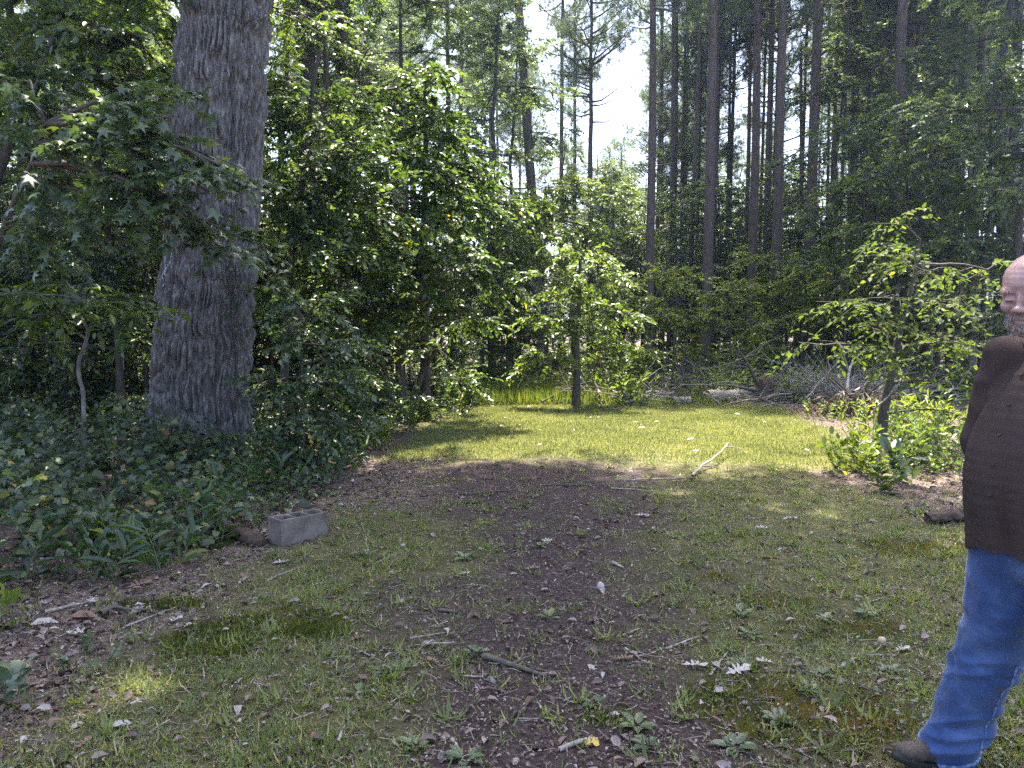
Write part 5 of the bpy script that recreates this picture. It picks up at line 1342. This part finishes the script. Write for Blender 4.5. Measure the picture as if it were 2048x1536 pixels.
# ------------------------------------------------------------------ the man at the right edge
def solid(name, balls, voxel, smooth, mat, parent, deform=None, cut=None, sub=0, scale_smooth=1):
    """Union of ellipsoids (centre, radii, rotation) as one continuous surface."""
    bm = bmesh.new()
    for c, r, rot in balls:
        m = Matrix.Translation(Vector(c)) @ (rot.to_4x4() if rot is not None else Matrix.Identity(4)) @ Matrix.Diagonal((*r, 1))
        bmesh.ops.create_icosphere(bm, subdivisions=3, radius=1, matrix=m)
    me = bpy.data.meshes.new(name); bm.to_mesh(me); bm.free()
    o = link(name, me, None)
    md = o.modifiers.new('r', 'REMESH'); md.mode = 'VOXEL'; md.voxel_size = voxel
    if smooth:
        ms = o.modifiers.new('s', 'SMOOTH'); ms.factor = .5; ms.iterations = smooth
    dg = bpy.context.evaluated_depsgraph_get(); dg.update()
    me2 = bpy.data.meshes.new_from_object(o.evaluated_get(dg)); me2.name = name
    o.modifiers.clear(); o.data = me2; bpy.data.meshes.remove(me)
    n = len(me2.vertices); co = np.empty(n * 3); me2.vertices.foreach_get('co', co); co = co.reshape(-1, 3)
    no = np.empty(n * 3); me2.vertices.foreach_get('normal', no); no = no.reshape(-1, 3)
    if deform is not None:
        co = deform(co, no); me2.vertices.foreach_set('co', co.ravel()); me2.update()
    if cut is not None:
        k = cut(co)
        bm = bmesh.new(); bm.from_mesh(me2); bm.verts.ensure_lookup_table()
        bmesh.ops.delete(bm, geom=[bm.verts[i] for i in np.nonzero(k)[0]], context='VERTS'); bm.to_mesh(me2); bm.free()
    for p in me2.polygons: p.use_smooth = True
    me2.materials.clear(); me2.materials.append(mat)
    if parent: o.parent = parent
    return o

def limb(p0, p1, r0, r1, n=9, flat=1.0):
    p0, p1 = np.array(p0, float), np.array(p1, float)
    return [(p0 + (p1 - p0) * t, ((r0 + (r1 - r0) * t),) * 3, None) for t in np.linspace(0, 1, n)]

def man():
    W = lambda px, py, d: pix(px, py, d)
    face = norm(np.array((-.93, -.36, 0)))                     # the way the chest points
    right = np.array((face[1], -face[0], 0))                   # his right
    up = np.array((0, 0, 1.0))
    org = np.array((1.66, 2.36, 0)); org[2] = float(hgt(org[0], org[1]))
    t = thing('person', 'bald man with a grey beard in a brown checked shirt and blue jeans, striding past', 'person', org)
    L = lambda p: np.asarray(p, float) - org
    pel = np.array((1.655, 2.37, .93))
    rotF = lambda f: Matrix((tuple(f), tuple(np.cross(up, f)), tuple(up))).transposed()      # x = forward, y = left, z = up
    RT = rotF(face)
    P = lambda f, l, z, c=pel: np.array((c[0], c[1], 0)) + face * f - right * l + up * z   # forward, left, height
    hip_r, knee_r, ank_r = W(2022, 1120, 2.44), W(1982, 1300, 2.58), W(1902, 1488, 2.72)
    hip_l = P(0, .09, .9); knee_l = P(-.02, .2, .50); ank_l = P(-.30, .22, .10)
    sh_r = W(2010, 712, 2.44); el_r = W(1962, 880, 2.50); wr_r = W(1990, 1000, 2.56)
    sh_l = P(.0, .2, 1.48); el_l = P(-.10, .27, 1.2); wr_l = P(.06, .26, .99)
    neck0, neck1 = P(.0, 0, 1.47), P(.035, 0, 1.60)
    # head: looks to the left of the picture, down and a little to the camera
    hf = norm(np.array((-.80, -.60, -.20))); hu = norm(up - hf * np.dot(up, hf)); hl = np.cross(hu, hf)
    hc = W(2066, 588, 2.28) 
    RH = Matrix((tuple(hf), tuple(hl), tuple(hu))).transposed()
    Hd = lambda f, l, u: hc + hf * f + hl * l + hu * u
    head = [(Hd(-.008, 0, .035), (.098, .077, .085), RH), (Hd(.03, 0, .02), (.066, .066, .08), RH), (Hd(.04, 0, -.045), (.05, .055, .075), RH), (Hd(.055, 0, -.085), (.036, .04, .036), RH),
            (Hd(.075, .03, .022), (.018, .032, .012), RH), (Hd(.075, -.03, .022), (.018, .032, .012), RH), (Hd(.068, .04, -.022), (.022, .022, .022), RH), (Hd(.068, -.04, -.022), (.022, .022, .022), RH),
            (Hd(.10, 0, -.005), (.012, .009, .02), RH), (Hd(.112, 0, -.026), (.016, .012, .012), RH), (Hd(.105, .013, -.03), (.012, .009, .009), RH), (Hd(.105, -.013, -.03), (.012, .009, .009), RH),
            (Hd(.092, 0, -.056), (.010, .024, .007), RH), (Hd(.09, 0, -.068), (.010, .02, .007), RH), (Hd(.085, .03, .0), (.011, .014, .009), RH), (Hd(.085, -.03, .0), (.011, .014, .009), RH)]
    for s in (1, -1):
        head += [(Hd(-.012, s * .078, -.005), (.018, .008, .03), RH), (Hd(-.014, s * .083, .012), (.014, .007, .014), RH)]
    def hand(wr, d, out, body=[]):
        d = norm(np.asarray(d, float)); out = norm(out - d * np.dot(out, d)); th = np.cross(d, out)
        b = [(wr + d * .045, (.04, .04, .02), Matrix((tuple(d), tuple(th), tuple(out))).transposed()), (wr + d * .075, (.035, .042, .016), Matrix((tuple(d), tuple(th), tuple(out))).transposed())]
        for i, (o_, l_) in enumerate(((.032, .072), (.011, .08), (-.010, .075), (-.030, .06))):
            a = wr + d * .095 + th * o_; k1 = a + (d * .92 + out * .38) * l_ * .5; k2 = k1 + (d * .55 + out * .83) * l_ * .5
            b += limb(a, k1, .0095, .009, 5) + limb(k1, k2, .009, .0075, 5)
        a = wr + d * .03 + th * .036; k1 = a + norm(d * .7 + th * .6 + out * .3) * .038; k2 = k1 + norm(d * .95 + out * .35) * .032
        return b + limb(a, k1, .0125, .011, 5) + limb(k1, k2, .011, .009, 5)
    skin, nt, b = new_mat('skin')
    n = tex(nt, 'Noise', 24, detail=6, rough=.7).outputs[0]
    nt.links.new(ramp(nt, n, [(.3, (.27, .15, .14)), (.5, (.36, .22, .2)), (.7, (.43, .29, .265))]), b.inputs['Base Color'])
    b.inputs['Roughness'].default_value = .42; b.inputs['Subsurface Weight'].default_value = .12; b.inputs['Subsurface Radius'].default_value = (.01, .004, .003)
    n2 = tex(nt, 'Noise', 160, detail=3).outputs[0]; bump(nt, b, n2, .15, .002)
    torso = [(P(.0, 0, 1.40), (.115, .165, .12), RT), (P(.03, 0, 1.28), (.125, .17, .13), RT), (P(.05, 0, 1.12), (.145, .165, .13), RT), (P(.01, 0, .97), (.125, .165, .1), RT), (P(-.0, 0, .9), (.11, .16, .09), RT)]
    body = [(L(c), r, m) for c, r, m in head + limb(neck0, neck1, .066, .06, 5) + torso + limb(sh_r, el_r, .052, .042) + limb(el_r, wr_r, .042, .028) + limb(sh_l, el_l, .052, .042) + limb(el_l, wr_l, .042, .028)
            + limb(hip_r, knee_r, .085, .058) + limb(knee_r, ank_r, .056, .04) + limb(hip_l, knee_l, .085, .058) + limb(knee_l, ank_l, .056, .04)
            + limb(P(0, -.02, 1.46), sh_r, .07, .055, 6) + limb(P(0, .02, 1.46), sh_l, .07, .055, 6)
            + hand(wr_r, (.6, .35, -.7), -right) + hand(wr_l, face * .5 - up, right)]
    hcl, hfl, hll, hul = L(hc), hf, hl, hu
    def facedef(co, no):
        q = co - hcl; f, l, u = q @ hfl, q @ hll, q @ hul
        m = (f > .03) & (np.abs(u) < .14)
        d = np.zeros(len(co))
        for s in (1, -1):                                       # eye sockets, cheek fold
            d -= .010 * np.exp(-(((l - s * .029) / .016) ** 2 + ((u - .010) / .007) ** 2)) * m
            d -= .004 * np.exp(-(((l - s * .030) / .018) ** 2 + ((u + .012) / .005) ** 2)) * m
            d -= .004 * np.exp(-(((l - s * .026 - s * .25 * (-.03 - u)) / .005) ** 2 + ((u + .045) / .02) ** 2)) * m
        d -= .005 * np.exp(-((l / .022) ** 2 + ((u + .062) / .0035) ** 2)) * m          # mouth line
        d -= .003 * np.exp(-((l / .03) ** 2 + ((u - .028) / .006) ** 2)) * m
        for w in (.055, .07, .083): d -= .0012 * np.exp(-((l / .05) ** 2 + ((u - w) / .003) ** 2)) * m
        return co + no * d[:, None]
    solid('body', body, .0055, 3, skin, t, facedef)
    # eyes (looking down) and brows
    em, nt, b = new_mat('eye'); b.inputs['Base Color'].default_value = (.08, .06, .05, 1); b.inputs['Roughness'].default_value = .2
    for s in (1, -1):
        solid('eye', [(L(Hd(.0855, s * .03, -.0035)), (.0085, .0125, .0035), RH)], .0018, 1, em, t)
    hm, nt, b = new_mat('grey_hair'); n = tex(nt, 'Noise', 260, detail=3, stretch=(1, 1, .25)).outputs[0]
    nt.links.new(ramp(nt, n, [(.3, (.12, .09, .08)), (.5, (.27, .235, .22)), (.7, (.47, .44, .42))]), b.inputs['Base Color']); b.inputs['Roughness'].default_value = .7
    rng = np.random.default_rng(21)
    def hair(name, spots, n, ln, down, parent=t):
        g = Geo(); P_, A_ = [], []
        for c, r in spots:
            u = norm(rng.normal(0, 1, (n, 3))); u = u[u @ np.array((1, 0, 0)) > -.35]
            P_.append(L(Hd(*c)) + (u * np.array(r)) @ np.array((hf, hl, hu))); A_.append(u @ np.array((hf, hl, hu)) * .6 + hu * -down + rng.normal(0, .25, u.shape))
        P_, A_ = np.concatenate(P_), np.concatenate(A_)
        leaf_geo(g, (BLADE[0] * np.array((1, 1.6, .6)), BLADE[1]), P_, A_, rng.normal(0, 1, P_.shape), rng.uniform(ln * .45, ln, len(P_)), rng.uniform(0, 1, len(P_)))
        tag(link(name, g.mesh(name, hm), parent), kind='stuff')
    hair('beard', [((.06, 0, -.096), (.037, .038, .03)), ((.089, 0, -.047), (.011, .032, .009)), ((.07, .034, -.068), (.018, .011, .024)), ((.07, -.034, -.068), (.018, .011, .024)), ((.092, 0, -.083), (.014, .02, .012))], 460, .015, 1.1)
    hair('eyebrow', [((.088, .031, .026), (.008, .022, .005))], 120, .013, .2); hair('eyebrow', [((.088, -.031, .026), (.008, .022, .005))], 120, .013, .2)
    hair('hair', [((-.06, .06, -.01), (.045, .022, .035)), ((-.06, -.06, -.01), (.045, .022, .035)), ((-.09, 0, -.02), (.02, .05, .035))], 260, .014, .6)
    # shirt
    sm, nt, b = new_mat('checked_shirt')
    def lines(axis, sc, seed):
        w = nt.nodes.new('ShaderNodeTexWave'); w.bands_direction = axis; w.inputs['Scale'].default_value = sc; w.inputs['Distortion'].default_value = .25; w.inputs['Detail'].default_value = 1; w.inputs['Detail Scale'].default_value = 3
        tc = nt.nodes.new('ShaderNodeTexCoord'); nt.links.new(tc.outputs['Object'], w.inputs['Vector']); return w.outputs['Fac']
    h = ramp(nt, lines('Z', 36, 1), [(.55, (0, 0, 0)), (.8, (1, 1, 1))]); v = ramp(nt, lines('Y', 36, 2), [(.6, (0, 0, 0)), (.85, (1, 1, 1))])
    wide = ramp(nt, lines('Z', 2.2, 3), [(.3, (.7,) * 3), (.7, (1,) * 3)])
    ad = nt.nodes.new('ShaderNodeMath'); ad.operation = 'ADD'; nt.links.new(h, ad.inputs[0]); nt.links.new(v, ad.inputs[1])
    mu = nt.nodes.new('ShaderNodeMath'); mu.operation = 'MULTIPLY'; nt.links.new(ad.outputs[0], mu.inputs[0]); nt.links.new(wide, mu.inputs[1])
    mu2 = nt.nodes.new('ShaderNodeMath'); mu2.operation = 'MULTIPLY'; mu2.inputs[1].default_value = .1; nt.links.new(mu.outputs[0], mu2.inputs[0])
    nt.links.new(mixc(nt, mu2.outputs[0], (.044, .030, .028), (.1, .07, .064)), b.inputs['Base Color'])
    b.inputs['Roughness'].default_value = .85; b.inputs['Specular IOR Level'].default_value = .2
    cx = pel
    def shirt_fold(co, no):
        w = co + org; z = w[:, 2]; q = w - cx; f = q @ face; l = -(q @ right); a = np.arctan2(l, f)
        hang = np.clip((1.34 - z) / .4, 0, 1)
        arm = np.linalg.norm(w[:, :2] - el_r[:2], axis=1) < .085
        fold = (.5 - np.abs(vnoise(a * 4.2 + z * 1.3, z * 1.6, seed=5) - .5) * 2) * .03 * hang + (vnoise(a * 9, z * 1.4 + a, seed=6) - .5) * .016 * hang
        diag = (.5 - np.abs(vnoise(z * 4 + l * 8, f * 2 + l * 5, seed=7) - .5) * 2) * .011 * (1 - hang * .5)
        cr = (.5 - np.abs(vnoise(z * 11 + f * 6, l * 5 + f * 4, seed=8) - .5) * 2) * .008
        d = np.where(arm, cr, fold + diag * .7)
        def seg(a0, b0):
            ab = b0 - a0; k = np.clip(((w - a0) @ ab) / (ab @ ab), 0, 1); return np.linalg.norm(w - a0 - k[:, None] * ab, axis=1)
        da = np.minimum(seg(sh_r, el_r), seg(el_r, wr_r))
        d = d - .022 * np.exp(-((da - .078) / .011) ** 2) * sstep(1.40, 1.30, z)        # the gap between sleeve and side
        fr = np.exp(-(l / .017) ** 2) * (f > 0) * .004                            # the front placket stands a little proud
        return co + no * (d + fr)[:, None]
    zk = [.80, .90, .98, 1.06, 1.14, 1.22, 1.30, 1.38, 1.44, 1.48]; fk = [.03, .03, .04, .055, .062, .055, .04, .02, .005, 0]
    rk = [.158, .160, .164, .168, .170, .163, .150, .132, .112, .09]; lk = [.195, .195, .192, .189, .187, .186, .185, .18, .16, .12]
    shirt = [(P(np.interp(z, zk, fk), 0, z), (np.interp(z, zk, rk), np.interp(z, zk, lk), .075), RT) for z in np.linspace(.8, 1.46, 23)]
    shirt += limb(sh_r, el_r, .064, .06, 16) + limb(el_r, wr_r, .06, .048, 14) + limb(sh_l, el_l, .064, .06, 16) + limb(el_l, wr_l, .06, .048, 14) + limb(P(0, 0, 1.50), sh_r, .074, .062, 14) + limb(P(0, 0, 1.50), sh_l, .074, .062, 14)
    def hem(co):
        w = co + org
        body_ = np.linalg.norm((w - cx)[:, :2], axis=1) < .26
        wrr = np.linalg.norm(w - (wr_r + (0, 0, -.02)), axis=1) < .055
        zc = .885 + .03 * np.cos(np.arctan2(-((w - cx) @ right), (w - cx) @ face) * 2)
        return (w[:, 2] < zc)
    solid('shirt', [(L(c), r, m) for c, r, m in shirt], .008, 4, sm, t, shirt_fold, hem)
    # buttons
    bmat, nt, b = new_mat('button'); b.inputs['Base Color'].default_value = (.02, .016, .016, 1); b.inputs['Roughness'].default_value = .65
    bpy.context.view_layer.update()
    sh = [c for c in t.children if c.name.startswith('shirt')][0]
    for z in (1.46, 1.37, 1.28, 1.19, 1.10, 1.01):
        o0 = P(.5, .0, z) - org; ok, hit, nn, _ = sh.ray_cast(Vector(o0), Vector(-face))
        if not ok: continue
        bm = bmesh.new(); bmesh.ops.create_cone(bm, cap_ends=True, segments=14, radius1=.0065, radius2=.0055, depth=.004, matrix=nn.to_track_quat('Z', 'Y').to_matrix().to_4x4())
        me = bpy.data.meshes.new('button'); bm.to_mesh(me); bm.free(); me.materials.append(bmat); link('button', me, t, hit + nn * .002)
    # jeans
    jm, nt, b = new_mat('blue_denim')
    n1 = tex(nt, 'Noise', 7, detail=4).outputs[0]; n2 = tex(nt, 'Noise', 420, detail=2, stretch=(1, 1, .3)).outputs[0]
    c = ramp(nt, n1, [(.3, (.016, .042, .14)), (.52, (.034, .078, .225)), (.75, (.085, .15, .33))])
    c2 = ramp(nt, n2, [(.35, (.72, .72, .75)), (.65, (1.15, 1.15, 1.1))])
    mm = nt.nodes.new('ShaderNodeMix'); mm.data_type = 'RGBA'; mm.blend_type = 'MULTIPLY'; mm.inputs[0].default_value = 1
    nt.links.new(c, mm.inputs[6]); nt.links.new(c2, mm.inputs[7]); nt.links.new(mm.outputs[2], b.inputs['Base Color'])
    b.inputs['Roughness'].default_value = .85; b.inputs['Sheen Weight'].default_value = .2; bump(nt, b, n2, .25, .002)
    axis_r = [(hip_r, knee_r), (knee_r, ank_r)]
    def jean_fold(co, no):
        w = co + org
        out = np.zeros(len(w))
        for (hp, kn, an) in ((hip_r, knee_r, ank_r), (hip_l, knee_l, ank_l)):
            d = norm(an - hp); s = (w - hp) @ d; tot = np.linalg.norm(an - hp); u = s / tot
            rad = w - hp - s[:, None] * d; near = (np.linalg.norm(rad, axis=1) < .17) & (u > -.1)
            e1 = norm(np.cross(d, (0.2, 1, 0))); e2 = np.cross(d, e1); a = np.arctan2(rad @ e2, rad @ e1)
            amp = .008 + .02 * np.exp(-((u - .55) / .12) ** 2) + .03 * sstep(.66, .95, u)
            k = np.sin(a + 1.0) * .35
            f1 = (.62 - 1.5 * np.abs(vnoise((u * 12 + k * 2.6), a * .6 + 7, seed=12) - .5) ** .7)
            f2 = vnoise(u * 26 + a * 1.1, a * 1.3, seed=13) - .5
            out = np.where(near, amp * f1 * 1.25 + amp * .45 * f2, out)
        return co + no * out[:, None]
    def leg(hp, kn, an):
        d = norm(an - kn)
        return limb(hp + (0, 0, .04), kn, .118, .098, 12) + limb(kn, an - d * .0, .098, .092, 12) + limb(an - d * .02, an + d * .07, .094, .094, 5)
    jeans = [(P(.0, 0, .95), (.135, .178, .09), RT), (P(-.02, 0, .88), (.135, .172, .1), RT)] + leg(hip_r, knee_r, ank_r) + leg(hip_l, knee_l, ank_l)
    dr, dl = norm(ank_r - knee_r), norm(ank_l - knee_l)
    dr2 = norm(dr + np.array((.34, .0, -.25)))
    def cuffcut(co):
        w = co + org; nr = np.linalg.norm(w - ank_r, axis=1) < .25; nl = np.linalg.norm(w - ank_l, axis=1) < .25
        return ((w - ank_r) @ dr2 > .03) & nr & (w[:, 2] < .5) | ((w - ank_l) @ dl > .03) & nl & (w[:, 2] < .5)
    jo = solid('jeans', [(L(c), r, m) for c, r, m in jeans], .0075, 3, jm, t, jean_fold, cuffcut)
    # pale hem and inseam stitching
    hemm, nt, b = new_mat('denim_hem'); n3 = tex(nt, 'Noise', 70, detail=2).outputs[0]; nt.links.new(ramp(nt, n3, [(.4, (.06, .12, .3)), (.6, (.24, .34, .5))]), b.inputs['Base Color']); b.inputs['Roughness'].default_value = .9
    bm = bmesh.new(); bm.from_mesh(jo.data)
    loops = [e for e in bm.edges if e.is_boundary]
    g = Geo()
    seen = set()
    for e in loops:
        if e.index in seen: continue
        chain = [e.verts[0], e.verts[1]]; seen.add(e.index)
        while True:
            nx = [x for x in chain[-1].link_edges if x.is_boundary and x.index not in seen]
            if not nx: break
            seen.add(nx[0].index); chain.append(nx[0].other_vert(chain[-1]))
        if len(chain) < 30: continue
        Q = np.array([v.co[:] for v in chain]); kk = np.ones(7) / 7
        Q = np.stack([np.convolve(np.concatenate((Q[-3:, i], Q[:, i], Q[:3, i])), kk, 'valid') for i in range(3)], 1)[::3]
        Q = np.vstack((Q, Q[:1])); far = np.linalg.norm(Q.mean(0) + org - ank_r) < np.linalg.norm(Q.mean(0) + org - ank_l); dd = dr2 if far else dl
        cen = Q.mean(0); rad = norm(Q - cen); n_ = len(Q)
        rows = np.concatenate((Q - dd * .012 + rad * .003, Q - dd * .012 + rad * .007, Q + dd * .010 + rad * .007, Q + dd * .010 + rad * .001)); i = np.arange(3)[:, None] * n_; j = np.arange(n_ - 1)[None]
        gg = Geo(); gg.add(rows, np.stack((i + j, i + j + 1, i + n_ + j + 1, i + n_ + j), -1).reshape(-1, 4)); link('cuff', gg.mesh('cuff', hemm, True), t)
    bm.free()
    g = Geo(); ins = []
    for u in np.linspace(.3, .98, 34):
        p = (hip_r + (knee_r - hip_r) * (u / .5)) if u < .5 else (knee_r + (ank_r - knee_r) * ((u - .5) / .5))
        dirv = norm(np.array((.2, -.97, .1)))
        ok, hit, nn, _ = jo.ray_cast(Vector(p - org + dirv * .3), Vector(-dirv))
        if ok: ins.append(np.array(hit) + np.array(nn) * .001)
    if len(ins) > 6: g.add(*tube(np.array(ins), .0036, 5)); link('inseam', g.mesh('inseam', hemm, True), t)
    # shoes
    lm, nt, b = new_mat('brown_suede'); n = tex(nt, 'Noise', 60, detail=5).outputs[0]
    nt.links.new(ramp(nt, n, [(.3, (.045, .034, .028)), (.6, (.085, .066, .056)), (.8, (.14, .115, .1))]), b.inputs['Base Color']); b.inputs['Roughness'].default_value = .8; bump(nt, b, n, .3, .004)
    rb, nt, b = new_mat('rubber_sole'); b.inputs['Base Color'].default_value = (.02, .018, .018, 1); b.inputs['Roughness'].default_value = .6
    def shoe(ank, fwd):
        fwd = norm(np.asarray(fwd, float)); side = norm(np.cross(up, fwd)); uu = np.cross(fwd, side); R = Matrix((tuple(fwd), tuple(side), tuple(uu))).transposed()
        S = lambda f, l, z: L(ank + fwd * f + side * l + uu * z)
        balls = [(S(-.03, 0, -.045), (.05, .038, .045), R), (S(-.01, 0, .0), (.052, .042, .06), R), (S(.04, 0, -.025), (.06, .04, .05), R), (S(.09, 0, -.04), (.06, .043, .04), R), (S(.14, 0, -.05), (.055, .046, .032), R), (S(.175, .004, -.052), (.045, .042, .028), R)]
        sh_ = solid('shoe', balls, .006, 4, lm, t)
        ou = []
        for q in np.linspace(0, 2 * np.pi, 36, endpoint=False):
            f = .075 + .148 * math.cos(q); w = .046 * (1 + .08 * math.cos(q)) * (1 - .22 * math.exp(-((f - .05) / .05) ** 2)); ou.append((f, w * math.sin(q) * (1.0 if abs(math.cos(q)) < .95 else 1)))
        rows = []
        for dz, s in ((-.066, .97), (-.07, 1.03), (-.094, 1.03), (-.098, .97)):
            rows.append(np.array([S(.075 + (f - .075) * s, l * s, dz + .10 * max(0, f - .15)) for f, l in ou]))
        V = np.concatenate(rows + [np.array([S(.075, 0, -.098)]), np.array([S(.075, 0, -.066)])]); g = Geo(); n_ = 36; i = np.arange(3)[:, None] * n_; j = np.arange(n_)[None]; k = (j + 1) % n_
        g.add(V, np.stack((i + j, i + k, i + n_ + k, i + n_ + j), -1).reshape(-1, 4)); r_ = np.arange(n_)
        g.f.append(np.stack((r_ + 3 * n_, np.roll(r_, -1) + 3 * n_, np.full(n_, 4 * n_)), 1)); g.r.append(np.full(n_, .5, np.float32))
        g.f.append(np.stack((r_, np.roll(r_, -1), np.full(n_, 4 * n_ + 1)), 1)); g.r.append(np.full(n_, .5, np.float32))
        s = link('sole', g.mesh('sole', rb), sh_)
    toe = W(1745, 1476, 2.66)
    shoe(ank_r + (0, 0, .0), toe - ank_r + np.array((0, 0, .03)))
    shoe(ank_l, face * 1.0 + right * .2 - up * .0)
man()
# ------------------------------------------------------------------ added haze volume, stands in for a blue lens flare veil
def haze():
    g = Geo()
    x0, x1, y0, y1, z0, z1 = -175, 175, -60, 260, -1.3, 29
    v = [(x, y, z) for z in (z0, z1) for y in (y0, y1) for x in (x0, x1)]
    g.add(v, [(0, 2, 3, 1), (4, 5, 7, 6), (0, 1, 5, 4), (2, 6, 7, 3), (0, 4, 6, 2), (1, 3, 7, 5)])
    m = bpy.data.materials.new('haze'); m.use_nodes = True; nt = m.node_tree
    nt.nodes.remove(nt.nodes['Principled BSDF'])
    p = nt.nodes.new('ShaderNodeVolumePrincipled')
    p.inputs['Color'].default_value = (.5, .66, 1.0, 1)
    p.inputs['Density'].default_value = .0017
    p.inputs['Anisotropy'].default_value = .78
    nt.links.new(p.outputs[0], nt.nodes['Material Output'].inputs['Volume'])
    tag(link('haze', g.mesh('haze', m)), 'thin bluish haze added for the lens flare veil and to lift the dark woods', kind='stuff')
haze()
